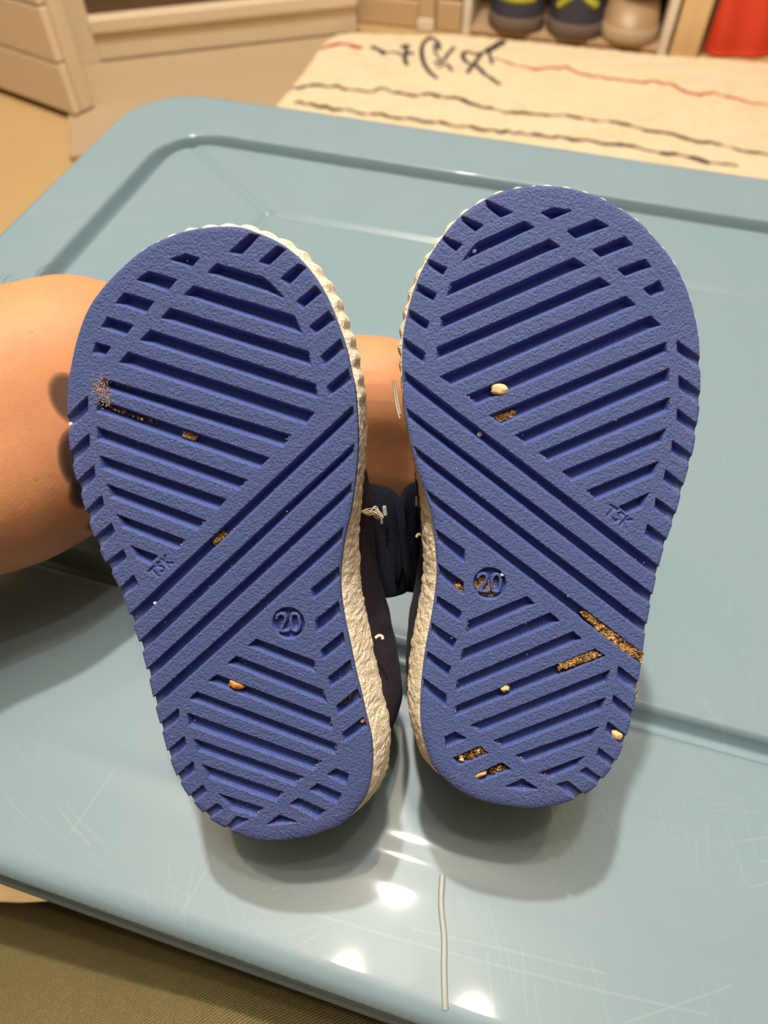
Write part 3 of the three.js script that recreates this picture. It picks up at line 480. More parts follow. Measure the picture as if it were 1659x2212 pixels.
// grit: every loose stone its own thing, packed dirt as uncountable stuff
{
  const mGold = rgb(196, 148, 78), mBrown = rgb(96, 62, 30), mPale = rgb(226, 196, 146), mDark = rgb(52, 36, 24);
  const atShoe = (pose, x, y, z) => new THREE.Vector3(x * mm, y * mm, z * mm).applyMatrix4(pose);
  function put(name, g, pose, x, y, z, label, category, group, kind) {
    const m = solo(name, toMetres(g), M.dirt, label, category, group, kind); place(m, pose); m.position.copy(atShoe(pose, x, y, z)); return m;
  }
  const rs = mulberry(44);
  const stone = (pose, x, y, z, r, c, label, sx = 1, rot = 0) => put('pebble', tint(grain(r, rs, 2, 0.3).scale(sx, 1, 1).rotateZ(rot), c), pose, x, y, z, label, 'pebble');
  stone(POSE_RIGHT, -12, 96.7, -0.55, 1.45, rgb(222, 194, 142), 'cream pebble in a forefoot groove of the right sole, above the straw-coloured fibres');
  stone(POSE_RIGHT, -6, 28.7, -0.7, 0.98, rgb(222, 186, 130), 'small cream pebble midway along a heel groove of the right sole');
  stone(POSE_RIGHT, 20.1, 19.6, -0.7, 1.12, rgb(220, 190, 138), 'cream pebble in a side notch at the right edge of the right heel');
  stone(POSE_LEFT, -5.3, 40.1, -0.75, 1.05, rgb(208, 142, 64), 'amber pebble wedged in a heel groove of the left sole', 1.35, -0.35);
  stone(POSE_LEFT, 22.9, 28.9, -1.3, 0.5, rgb(214, 150, 78), 'tiny amber pebble at the end of a side slot of the left heel', 1.5, 0.6);
  stone(POSE_LEFT, -21.8, 60.7, -1.4, 0.38, rgb(226, 226, 228), 'tiny white grain in a long diagonal groove of the left sole');
  stone(POSE_RIGHT, -19.4, 126.3, -1.3, 0.45, rgb(226, 220, 222), 'tiny white grain near the toe of the right sole', 1.4, 1.0);
  stone(POSE_RIGHT, -15.5, 86.7, -1.4, 0.62, rgb(176, 158, 152), 'grey chip in the uppermost diagonal groove of the right sole', 1.2, 0.8);
  stone(POSE_RIGHT, -8.6, 55.2, -0.1, 0.42, rgb(206, 206, 216), 'tiny white grain beside the number on the right sole');
  stone(POSE_RIGHT, -10.2, 7.5, -0.9, 0.95, rgb(204, 166, 104), 'tan pebble among the dirt near the bottom of the right heel', 1.4, 0.4);
  stone(POSE_RIGHT, 10.1, 6.6, -1.9, 0.42, rgb(170, 126, 84), 'small brown crumb in the lowest notch of the right heel', 1.2);
  stone(POSE_LEFT, -34.2, 103.2, -1.2, 0.45, rgb(232, 222, 214), 'tiny white crumb at the left edge of the left sole');
  // packed dirt: many crumbs over a core, filling part of a groove
  function pack(poly, pose, top, seed, n, label, fibres = 0, size = [0.22, 0.55], bare = 0) {
    const r = mulberry(seed), xs = poly.map(p => p[0]), ys = poly.map(p => p[1]), x0 = Math.min(...xs), x1 = Math.max(...xs), y0 = Math.min(...ys), y1 = Math.max(...ys), cx = (x0 + x1) / 2, cy = (y0 + y1) / 2, list = [];
    const pick = () => { for (;;) { const x = lerp(x0, x1, r()), y = lerp(y0, y1, r()); if (sdPoly(x, y, poly) < -0.12) return [x, y]; } };
    const shade = () => { const a = r(); return a < 0.45 ? mGold.clone().lerp(mBrown, r()) : a < 0.75 ? mBrown.clone().lerp(mDark, r() * 0.7) : mPale.clone().lerp(mGold, r()); };
    if (!bare) { const sh = new THREE.Shape(poly.map(p => new THREE.Vector2(cx + (p[0] - cx) * 0.94 - cx, cy + (p[1] - cy) * 0.9 - cy))); list.push(tint(plain(new THREE.ExtrudeGeometry(sh, { depth: 2.4 + top - 0.35, bevelEnabled: false })).translate(0, 0, -2.45), mBrown)); }
    for (let k = 0; k < n; k++) { const [x, y] = pick(), s = lerp(size[0], size[1], r() ** 2); list.push(tint(plain(grain(s, r, 1, 0.5)).translate(x - cx, y - cy, (bare ? -2.3 + r() * (top + 2.0) : top - 0.5 + 0.5 * noise(x * 0.7, y * 0.7, seed) + r() * 0.25)), shade())); }
    for (let k = 0; k < fibres; k++) { const [x, y] = pick(), a = r() * Math.PI, l = 0.5 + r() * 1.1; list.push(tint(plain(tube([[x - cx - l * Math.cos(a) / 2, y - cy - l * Math.sin(a) / 2, top - 0.35 + r() * 0.2], [x - cx + (r() - 0.5) * 0.3, y - cy, top + 0.05 + r() * 0.2], [x - cx + l * Math.cos(a) / 2, y - cy + l * Math.sin(a) / 2, top - 0.35 + r() * 0.2]], 0.04, 5, 4)), r() < 0.5 ? mGold : mPale)); }
    put('packed_dirt', mergeGeometries(list), pose, cx, cy, 0, label, 'dirt', null, 'stuff');
  }
  pack([[9.2, 47.9], [11.2, 48.3], [24.4, 39.5], [24, 37], [16, 41.6]], POSE_RIGHT, -0.25, 5, 1300, 'long brown strip of packed dirt filling the lowest diagonal groove of the right sole', 80, [0.1, 0.34]);
  pack([[5.4, 33.6], [5.7, 36], [13.4, 39.3], [15.2, 38.2], [12.5, 36.7]], POSE_RIGHT, -0.15, 6, 800, 'golden brown dirt packed in the right end of a heel groove', 60, [0.1, 0.32]);
  pack([[-13.1, 90.8], [-11.6, 89.4], [-7.4, 91.4], [-8.2, 92.8]], POSE_RIGHT, -1.2, 7, 60, 'straw-coloured fibres and crumbs in a forefoot groove of the right sole', 90, [0.1, 0.25]);
  pack([[-19.2, 52.8], [-17, 51.6], [-17.1, 49.9], [-19.4, 51.4]], POSE_RIGHT, -0.9, 8, 60, 'clump of golden grains in a slot left of the number on the right sole', 0, [0.25, 0.5], 1);
  const inCircle = Array.from({ length: 15 }, (_, k) => { const a = -2.95 + k / 14 * 2.7; return [-11.2 + 3.2 * Math.cos(a), 53.1 + 3.2 * Math.sin(a)]; });
  { const r = mulberry(9), list = []; for (let k = 0; k < 620; k++) { const a = r() * 6.283, q = 3.25 * Math.sqrt(r()), x = q * Math.cos(a), y = q * Math.sin(a); if (y > 0.9 - 0.55 * x - 0.3 * noise(x, y) || (x > 1.2 && y > -1.6)) continue; list.push(tint(plain(grain(0.1 + 0.2 * r() ** 2, r, 0, 0.5)).translate(x, y, -1.45 + r() * 0.35), r() < 0.65 ? mGold.clone().lerp(mPale, r() * 0.7) : mBrown.clone().lerp(mGold, r() * 0.5))); } put('packed_dirt', mergeGeometries(list), POSE_RIGHT, -11.2, 53.1, 0, 'golden dirt caked around the number 20 of the right sole', 'dirt', null, 'stuff'); }
  pack([[-16.6, 11.3], [-10.4, 13.9], [-8.7, 12.5], [-15.5, 10]], POSE_RIGHT, -0.2, 10, 90, 'brown crumbs heaped in the upper of two short slots of the right heel', 0, [0.25, 0.7], 1);
  pack([[-9.5, 8.7], [-5.7, 10.3], [-3.9, 8.9], [-7.8, 7.6]], POSE_RIGHT, -0.2, 11, 60, 'brown crumbs heaped in the lower of two short slots of the right heel', 0, [0.2, 0.5], 1);
  pack([[23, 31], [24.6, 30], [23.9, 28.3], [22.6, 29.4]], POSE_RIGHT, -1.0, 12, 34, 'dark crumbs in the notch at the right edge of the right heel', 0, [0.15, 0.4], 1);
  pack([[-25.2, 113.6], [-23.6, 112.9], [-18.4, 110.4], [-18.9, 109.1], [-24.8, 111.9]], POSE_LEFT, -0.45, 13, 150, 'grey-brown grit at the left end of a forefoot groove of the left sole', 0, [0.12, 0.35], 1);
  pack([[-27, 107.3], [-25.9, 108.2], [-14, 102.6], [-14.6, 101], [-24, 105]], POSE_LEFT, -0.75, 14, 220, 'dark grit along the left part of a groove below the middle of the left forefoot', 0, [0.1, 0.33], 1);
  pack([[-8.9, 99.4], [-5.6, 97.9], [-6, 96.4], [-9.3, 97.9]], POSE_LEFT, -0.9, 15, 70, 'patch of tan fibres in the middle of a forefoot groove of the left sole', 40, [0.08, 0.2], 1);
  pack([[-6, 74.6], [-3, 76], [-2.2, 74.6], [-5.4, 72.8]], POSE_LEFT, -0.9, 16, 70, 'tan and black clump in the uppermost diagonal groove of the left sole', 10, [0.15, 0.5], 1);
  pack([[18.4, 34.2], [22.4, 37.3], [22.9, 36], [19, 32.8]], POSE_LEFT, -1.2, 17, 70, 'rusty crumbs in a side slot of the left heel', 0, [0.1, 0.36], 1);
  { const r = mulberry(18), list = []; for (let k = 0; k < 420; k++) { const x = -25.2 + (r() + r() - 1) * 2.6, y = 109.6 + (r() + r() - 1) * 4; list.push(tint(plain(grain(0.04 + 0.13 * r() ** 3, r, 0, 0.5)).scale(1.3, 1, 0.5).translate(x + 25.2, y - 109.6, 0.03), r() < 0.6 ? rgb(196, 172, 140) : mBrown.clone().lerp(mGold, r()))); } put('packed_dirt', mergeGeometries(list), POSE_LEFT, -25.2, 109.6, 0, 'pale dusty crust on the tread at the left edge of the left forefoot', 'dirt', null, 'stuff'); }
  // pale dust grains caught on the lower lips of the grooves: too many and too fine to count
  for (const [pose, trace, seed, label] of [[POSE_LEFT, TRACE_LEFT, 61, 'pale dust specks scattered over the left sole'], [POSE_RIGHT, TRACE_RIGHT, 62, 'pale dust specks scattered over the right sole']]) {
    const r = mulberry(seed), list = []; const keys = Object.keys(trace.grooves).filter(k => /^[A-K]$|^d\d|^h/.test(k));
    for (const k of keys) { const p = pairs(trace.grooves[k]), n = p.length, low = p[n - 1][1] < p[0][1] ? [p[n - 1], p[n - 2]] : [p[0], p[1]]; for (let i = 0; i < 12; i++) { const t = 0.04 + r() * 0.92, s = 0.05 + 0.13 * r() ** 3; list.push(tint(plain(grain(s, r, 0, 0.4)).translate(lerp(low[0][0], low[1][0], t) + (r() - 0.5) * 0.6, lerp(low[0][1], low[1][1], t) + 0.15 + (r() - 0.5) * 0.7, -0.25 - r() * 0.5), rgb(200, 176, 160))); } }
    const pol = ccw(closedSpline(pairs(trace.outline), 120));
    for (let i = 0; i < 110; i++) { const x = -34 + 66 * r(), y = 140 * r(); if (sdPoly(x, y, pol) < -2) list.push(tint(plain(grain(0.05 + 0.12 * r() ** 3, r, 0, 0.4)).translate(x, y, 0.02), rgb(206, 190, 180))); }
    put('dust_specks', mergeGeometries(list), pose, 0, 0, 0, label, 'dust', null, 'stuff');
  }
}

// ---------------------------------------------------------------- the person: forearm and hand behind the shoes, a trousered leg in front of the bin
{
  const person = thing('person', 'person in olive trousers holding up the shoes, tattooed forearm reaching in from the left', 'person', [-0.2, 0.2, 0.0]);
  const dn = new THREE.Vector3(0, -0.581, 0.814); // across the forearm
  const V = a => new THREE.Vector3(...a), B = [];
  const bone = (a, b, ra, rb) => B.push([V(a), V(b), ra, rb]);
  const arm = [[-0.36, 0.5463, 0.0152], [-0.24, 0.5393, -0.0697], [-0.1143, 0.5186, -0.144], [-0.0963, 0.5156, -0.1588], [-0.07, 0.5067, -0.1668]], rr = [0.036, 0.034, 0.0268, 0.0258, 0.023], oo = [0.014, 0.0135, 0.0114, 0.0106, 0.0098];
  for (let k = 0; k + 1 < arm.length; k++) for (const s of [-1, 1]) bone(V(arm[k]).addScaledVector(dn, s * oo[k]).toArray(), V(arm[k + 1]).addScaledVector(dn, s * oo[k + 1]).toArray(), rr[k], rr[k + 1]);
  bone([-0.44, 0.62, 0.13], arm[0], 0.05, 0.043);
  const wr = arm[4], mcp = [[-0.002, 0.5095, -0.1708], [0.008, 0.498, -0.172], [0.012, 0.489, -0.168], [0.01, 0.4825, -0.161]];
  mcp.forEach((m, k) => bone(V(wr).addScaledVector(dn, (k - 1.5) * 0.0055).toArray(), m, 0.018, [0.0165, 0.0148, 0.014, 0.0125][k]));
  const finger = (pts, r) => { for (let k = 0; k + 1 < pts.length; k++) bone(pts[k], pts[k + 1], r * (1 - 0.1 * k), r * (1 - 0.1 * (k + 1))); };
  finger([mcp[0], [0.031, 0.499, -0.176], [0.047, 0.4955, -0.155], [0.046, 0.497, -0.138]], 0.0102);
  finger([mcp[1], [0.04, 0.489, -0.174], [0.053, 0.486, -0.15], [0.049, 0.489, -0.131]], 0.0102);
  finger([mcp[2], [0.04, 0.4795, -0.165], [0.05, 0.4785, -0.141], [0.046, 0.4815, -0.123]], 0.0096);
  finger([mcp[3], [0.03, 0.4755, -0.154], [0.041, 0.476, -0.134], [0.04, 0.479, -0.117]], 0.0086);
  bone([-0.062, 0.499, -0.164], [-0.05, 0.484, -0.157], 0.0165, 0.0135);
  finger([[-0.05, 0.484, -0.157], [-0.04, 0.4795, -0.136], [-0.034, 0.4835, -0.116]], 0.0118);
  const lo = V([-0.5, 0.415, -0.215]), hi = V([0.075, 0.68, 0.19]), res = 132, mc = new MarchingCubes(res, M.hair, false, false, 500000);
  const cen = lo.clone().add(hi).multiplyScalar(0.5), half = hi.clone().sub(lo).multiplyScalar(0.5), p = new THREE.Vector3(), hs = res / 2;
  const BB = B.map(([a, b, ra, rb]) => { const d = b.clone().sub(a); return [a.x, a.y, a.z, d.x, d.y, d.z, d.lengthSq(), ra, rb]; });
  const dist = (x, y, z) => { let s = 0, best = 1e9; const K = 260; for (const q of BB) { const wx = x - q[0], wy = y - q[1], wz = z - q[2], t = clamp((wx * q[3] + wy * q[4] + wz * q[5]) / q[6]), d = Math.hypot(wx - q[3] * t, wy - q[4] * t, wz - q[5] * t) - lerp(q[7], q[8], t); if (d < best) best = d; if (d < 0.035) s += Math.exp(-K * d); } return best > 0.034 ? best : -Math.log(s) / K; };
  for (let k = 0; k < res; k++) for (let j = 0; j < res; j++) for (let i = 0; i < res; i++) mc.field[i + j * res + k * res * res] = -dist(cen.x + (i - hs) / hs * half.x, cen.y + (j - hs) / hs * half.y, cen.z + (k - hs) / hs * half.z) * 100;
  mc.isolation = 0; mc.update();
  let g = new THREE.BufferGeometry(); g.setAttribute('position', new THREE.BufferAttribute(mc.positionArray.slice(0, mc.count * 3), 3));
  { const a = g.attributes.position; for (let i = 0; i < a.count; i++) a.setXYZ(i, cen.x + a.getX(i) * half.x + 0.2, cen.y + a.getY(i) * half.y - 0.2, cen.z + a.getZ(i) * half.z); }
  g = mergeVertices(g, 1e-6); g.computeVertexNormals();
  { // unwrapped around the forearm: u along it, v around it, the seam on the far side
    const a = g.attributes.position, uv = [], out = V([0, 0.814, 0.581]);
    const axis = x => { let k = 0; while (k < arm.length - 2 && x > arm[k + 1][0]) k++; const t = clamp((x - arm[k][0]) / (arm[k + 1][0] - arm[k][0]), 0, 1.4); return V(arm[k]).lerp(V(arm[k + 1]), t); };
    for (let i = 0; i < a.count; i++) { const q = V([a.getX(i) - 0.2, a.getY(i) + 0.2, a.getZ(i)]), c = axis(q.x), d = q.clone().sub(c); uv.push((q.x + 0.5) / 0.6, Math.atan2(d.dot(dn), d.dot(out)) / (2 * Math.PI) + 0.5); }
    g.setAttribute('uv', new THREE.Float32BufferAttribute(uv, 2));
    const map = canvasTexture(2048, 1024, (c, w, h) => {
      const X = x => (x + 0.5) / 0.6 * w, Y = t => h - (t / (2 * Math.PI) + 0.5) * h, r = mulberry(91);
      c.fillStyle = '#d6986c'; c.fillRect(0, 0, w, h);
      for (let i = 0; i < 5000; i++) { c.fillStyle = ['rgba(226,166,122,0.10)', 'rgba(196,122,86,0.08)', 'rgba(208,132,100,0.08)'][i % 3]; c.beginPath(); c.ellipse(r() * w, r() * h, 4 + r() * 26, 4 + r() * 22, r() * 3, 0, 7); c.fill(); }
      for (let i = 0; i < 90; i++) { c.fillStyle = 'rgba(140,80,50,0.25)'; c.beginPath(); c.arc(r() * w, r() * h, 0.8 + r() * 1.6, 0, 7); c.fill(); }
      const ink = (x, t, rx, rt, rot, al) => { for (let k = 6; k >= 1; k--) { c.fillStyle = `rgba(44,38,34,${al / 3.2})`; c.beginPath(); c.ellipse(X(x), Y(t), rx / 0.6 * w * (0.8 + 0.05 * k), rt / 6.283 * h * (0.8 + 0.05 * k), rot, 0, 7); c.fill(); } };
      ink(-0.0855, 0.1, 0.0042, 0.2, 0.2, 0.55); ink(-0.0825, 0.6, 0.0054, 0.27, 0.15, 0.95); ink(-0.081, 0.76, 0.0056, 0.2, -0.4, 0.95); ink(-0.0795, 1.22, 0.008, 0.18, 0.3, 0.95); ink(-0.07, 0.9, 0.006, 0.25, 0, 0.9); ink(-0.066, 0.1, 0.006, 0.35, 0.3, 0.9);
    });
    const skinBump = nap.clone(); skinBump.repeat.set(22, 8); skinBump.needsUpdate = true;
    M.skin = new THREE.MeshPhysicalMaterial({ map, roughness: 0.5, bumpMap: skinBump, bumpScale: 0.00005, specularIntensity: 0.5, sheen: 0.12, sheenColor: rgb(255, 190, 150) }); }
  part('arm_and_hand', g, M.skin, person).userData.label = 'bare forearm with dark tattoo near the wrist, and hand';
  { const r = mulberry(77), hs2 = []; for (let k = 0; k < 150; k++) { const t = r(), b = V(arm[1]).lerp(V(arm[3]), t), ang = -0.5 + r() * 1.5, up = dn.clone().multiplyScalar(-Math.cos(ang)).add(V([0, 0.814, 0.581]).multiplyScalar(Math.sin(ang) * 0.8)).normalize(); const q = b.clone(); let s = 0.01; while (s < 0.09 && dist(q.x + up.x * s, q.y + up.y * s, q.z + up.z * s) < 0) s += 0.0008; q.addScaledVector(up, s - 0.0006); const l = 0.002 + r() * 0.004, sw = V([0.7 + r() * 0.4, 0, -0.4 + r() * 0.6]).normalize(); const e = q.clone().addScaledVector(up, l * 0.6).addScaledVector(sw, l * 0.8), m = q.clone().addScaledVector(up, l * 0.45).addScaledVector(sw, l * 0.25); hs2.push(tube([q, m, e].map(v => [v.x + 0.2, v.y - 0.2, v.z]), 0.00003, 5, 3)); } const h = part('arm_hair', merged(hs2), M.hair, person); h.userData.kind = 'stuff'; }
  // trousers: thigh along the front of the bin, shin down to the floor
  const leg = [[-0.46, 0.362, 0.12, 0.088], [-0.3, 0.362, 0.064, 0.083], [-0.12, 0.362, 0.036, 0.079], [0.03, 0.355, 0.05, 0.075], [0.1, 0.3, 0.075, 0.07], [0.12, 0.18, 0.08, 0.062], [0.12, 0.07, 0.075, 0.056]];
  const lc = new THREE.CatmullRomCurve3(leg.map(q => V(q))), LR = 170, LN = 120, fr = lc.computeFrenetFrames(LR - 1, false);
  const fold = (t, a) => 0.0025 * noise(t * 9, Math.cos(a) * 1.5, Math.sin(a) * 1.5) + 0.0016 * noise(t * 30 + Math.sin(a) * 3, Math.cos(a) * 3, 4);
  part('trousers', rings(LN, LR, (i, r) => { const t = r / (LR - 1), c = lc.getPointAt(t), a = i / LN * Math.PI * 2, f = t * (leg.length - 1), k = Math.min(leg.length - 2, Math.floor(f)), rad = (lerp(leg[k][3], leg[k + 1][3], f - k) + fold(t, a)) * (r === 0 ? 0.96 : 1), n = fr.normals[r], b = fr.binormals[r]; return [c.x + (n.x * Math.cos(a) + b.x * Math.sin(a)) * rad + 0.2, c.y + (n.y * Math.cos(a) + b.y * Math.sin(a)) * rad - 0.2, c.z + (n.z * Math.cos(a) + b.z * Math.sin(a)) * rad]; }, [17, 30]), M.trousers, person).userData.label = 'olive twill trouser leg below the lid edge';
  const foot = []; for (const q of [[0.12, 0.075, 0.075, 0.036], [0.12, 0.045, 0.07, 0.037], [0.115, 0.033, 0.03, 0.031], [0.11, 0.026, -0.02, 0.025], [0.108, 0.02, -0.05, 0.018]]) foot.push(q);
  const fc = new THREE.CatmullRomCurve3(foot.map(q => V(q))), ff = fc.computeFrenetFrames(23, false);
  const fg = rings(24, 24, (i, r) => { const t = r / 23, c = fc.getPointAt(t), a = i / 24 * Math.PI * 2, f = t * 4, k = Math.min(3, Math.floor(f)), rad = lerp(foot[k][3], foot[k + 1][3], f - k) * (r === 23 ? 0.6 : 1), n = ff.normals[r], b = ff.binormals[r]; return [c.x + (n.x * Math.cos(a) + b.x * Math.sin(a)) * rad + 0.2, Math.max(0.002, c.y + (n.y * Math.cos(a) + b.y * Math.sin(a)) * rad) - 0.2, c.z + (n.z * Math.cos(a) + b.z * Math.sin(a)) * rad]; }, [2, 4], true);
  part('sock', fg, new THREE.MeshStandardMaterial({ color: rgb(80, 80, 84), roughness: 0.95 }), person);
}

// ---------------------------------------------------------------- behind the bin: rug, white furniture, shoes on the bottom shelf
{ // cream rug, its coordinates x and distance forward, in metres
  const edge = ccw(closedSpline([[-0.232, 1.3], [-0.2, 1.418], [-0.158, 1.555], [-0.118, 1.69], [-0.09, 1.72], [0.07, 1.715], [0.19, 1.71], [0.33, 1.676], [0.456, 1.64], [0.573, 1.615], [0.76, 1.585], [1.02, 1.52], [1.0, 1.2], [0.96, 0.86], [0.5, 0.9], [0.1, 0.95], [-0.2, 1.02]], 260));
  const strokes = [[[[-0.023, 1.649], [-0.01, 1.638], [0, 1.618]], 16], [[[0.004, 1.625], [0.03, 1.625]], 7], [[[0.037, 1.649], [0.051, 1.654]], 13], [[[0.044, 1.659], [0.046, 1.628], [0.042, 1.597], [0.046, 1.566]], 13], [[[0.032, 1.616], [0.058, 1.618]], 14],
    [[[0.113, 1.636], [0.111, 1.672], [0.097, 1.689], [0.082, 1.664], [0.077, 1.618], [0.081, 1.568], [0.09, 1.534], [0.102, 1.508]], 14], [[[0.104, 1.659], [0.105, 1.618], [0.113, 1.592]], 8], [[[0.144, 1.648], [0.13, 1.613], [0.117, 1.583], [0.103, 1.573]], 12], [[[0.107, 1.558], [0.125, 1.568], [0.134, 1.542]], 11],
    [[[0.248, 1.675], [0.214, 1.633]], 24], [[[0.22, 1.638], [0.19, 1.618], [0.167, 1.628], [0.161, 1.597], [0.171, 1.573]], 14], [[[0.197, 1.613], [0.18, 1.573], [0.164, 1.532]], 13], [[[0.184, 1.568], [0.199, 1.529], [0.223, 1.49]], 14], [[[0.215, 1.623], [0.217, 1.576]], 10]];
  const red = [[[-0.13, 1.64], [-0.087, 1.662], [-0.048, 1.646]], [[0.225, 1.596], [0.296, 1.551], [0.361, 1.553], [0.385, 1.527], [0.428, 1.511], [0.479, 1.496], [0.541, 1.488], [0.592, 1.441], [0.62, 1.447], [0.674, 1.418], [0.78, 1.37]]];
  const black = [[[-0.205, 1.44], [-0.19, 1.462], [-0.161, 1.475], [-0.107, 1.48], [-0.08, 1.471], [-0.035, 1.454], [0, 1.464], [0.036, 1.441], [0.084, 1.441], [0.132, 1.429], [0.191, 1.396], [0.233, 1.379], [0.3, 1.369], [0.366, 1.352], [0.46, 1.312], [0.536, 1.279], [0.595, 1.256], [0.665, 1.222], [0.8, 1.18]], [[-0.166, 1.414], [-0.095, 1.388], [0.06, 1.345], [0.193, 1.312], [0.258, 1.299], [0.37, 1.268], [0.6, 1.19]]];
  const X0 = -0.3, X1 = 1.1, Y0 = 0.8, Y1 = 1.80;
  const map = canvasTexture(2048, 1404, (c, w, h) => {
    const X = x => (x - X0) / (X1 - X0) * w, Y = y => h - (y - Y0) / (Y1 - Y0) * h, r = mulberry(12);
    c.fillStyle = '#f1e0c0'; c.fillRect(0, 0, w, h);
    for (let i = 0; i < 1500; i++) { c.fillStyle = ['rgba(240,206,140,0.10)', 'rgba(245,226,192,0.12)', 'rgba(226,186,120,0.07)'][i % 3]; c.beginPath(); c.ellipse(r() * w, r() * h, 10 + r() * 60, 5 + r() * 24, (r() - 0.5), 0, 7); c.fill(); }
    const draw = (p, wd, col, jit) => { c.strokeStyle = col; c.lineCap = 'round'; c.lineJoin = 'round'; const cv = new THREE.CatmullRomCurve3(p.map(q => new THREE.Vector3(q[0], q[1], 0))), n = 60; const P = cv.getPoints(n); for (let i = 0; i < n; i++) { c.lineWidth = wd * (1 + jit * (r() - 0.5)); c.beginPath(); c.moveTo(X(P[i].x), Y(P[i].y + jit * 0.004 * Math.sin(i * 1.7))); c.lineTo(X(P[i + 1].x), Y(P[i + 1].y + jit * 0.004 * Math.sin(i * 1.7 + 1.7))); c.stroke(); } };
    for (const p of red) draw(p, 11, '#b4503c', 0.7);
    for (const p of black) draw(p, 12, '#3a352e', 1.0);
    for (const [p, wd] of strokes) draw(p, wd, '#3d3a3c', 0.25);
    for (let i = 0; i < 30000; i++) { c.fillStyle = r() < 0.5 ? 'rgba(255,240,210,0.10)' : 'rgba(120,90,50,0.07)'; c.fillRect(r() * w, r() * h, 2 + r() * 3, 2 + r() * 3); }
  });
  const g = clipField({ x0: -0.3, x1: 1.1, y0: 0.8, y1: 1.80, step: 0.006, sd: (x, y) => sdPoly(x, y, edge) + 0.004 * noise(x * 40, y * 40), h: (x, y) => { const s = sdPoly(x, y, edge); return 0.0235 - 0.006 * smooth(-0.007, 0, s) + 0.0022 * noise(x * 60, y * 60) + 0.004 * noise(x * 5, y * 5, 2); }, floor: 0.001 });
  const uv = g.attributes.uv, gp = g.attributes.position; for (let i = 0; i < uv.count; i++) uv.setXY(i, (gp.getX(i) - X0) / (X1 - X0), (gp.getY(i) - Y0) / (Y1 - Y0));
  const m = solo('rug', g.rotateX(-Math.PI / 2), new THREE.MeshStandardMaterial({ map, roughness: 0.97, bumpMap: nap, bumpScale: 0.001 }), 'cream woollen rug with wavy black and red lines and a black sign', 'rug');
}
// frames of vertical panels: origin on the floor, s along the panel, y up, t out of its face towards the room
function panelFrame(o, x, fwd, az) { o.position.set(x, 0, -fwd); o.rotation.y = Math.PI / 2 - az; return o; }
{ // low white cabinet front behind the rug's left corner, on a beige base board
  const c = panelFrame(thing('low_cabinet', 'white low cabinet front with a dark pane above its sill, left behind the rug', 'cabinet'), -0.115, 1.735, THREE.MathUtils.degToRad(75));
  const bar = (s0, s1, y0, y1, t0, t1, r = 0.002) => box(s1 - s0, y1 - y0, t1 - t0, (s0 + s1) / 2, (y0 + y1) / 2, (t0 + t1) / 2, r);
  const pale = new THREE.MeshStandardMaterial({ color: rgb(226, 208, 178), roughness: 0.7 }), board = new THREE.MeshStandardMaterial({ color: rgb(186, 164, 132), roughness: 0.8 });
  part('stile', bar(-0.6, -0.482, 0.011, 0.5, -0.04, 0.002), pale, c);
  part('panel', bar(-0.482, 0.06, 0.011, 0.062, -0.04, -0.004), pale, c);
  part('sill', bar(-0.484, 0.06, 0.062, 0.088, -0.04, 0.006, 0.004), pale, c);
  part('pane', bar(-0.482, 0.06, 0.088, 0.5, -0.03, -0.02), M.dark, c);
  part('base_board', bar(-0.55, 0.02, 0.001, 0.011, 0, 0.36), board, c);
}
{ // chest of drawers at far left
  const c = panelFrame(thing('panel_screen', 'pale standing panel of wide horizontal boards at the far left', 'panel'), -0.572, 1.378, THREE.MathUtils.degToRad(122));
  const W = 0.6, cs = 0.0 - W / 2;
  part('backing', box(W, 0.82, 0.03, cs, 0.424, -0.033, 0.003), new THREE.MeshStandardMaterial({ color: rgb(226, 208, 180), roughness: 0.6 }), c);
  part('toe_kick', box(W - 0.02, 0.013, 0.03, cs, 0.0075, -0.035, 0.001), M.dark, c);
  for (let k = 0; k < 9; k++) part('plank', box(W - 0.006, 0.085, 0.016, cs, 0.057 + k * 0.0885, -0.009, 0.0025), new THREE.MeshStandardMaterial({ color: rgb(236, 218, 190), roughness: 0.6 }), c);
}
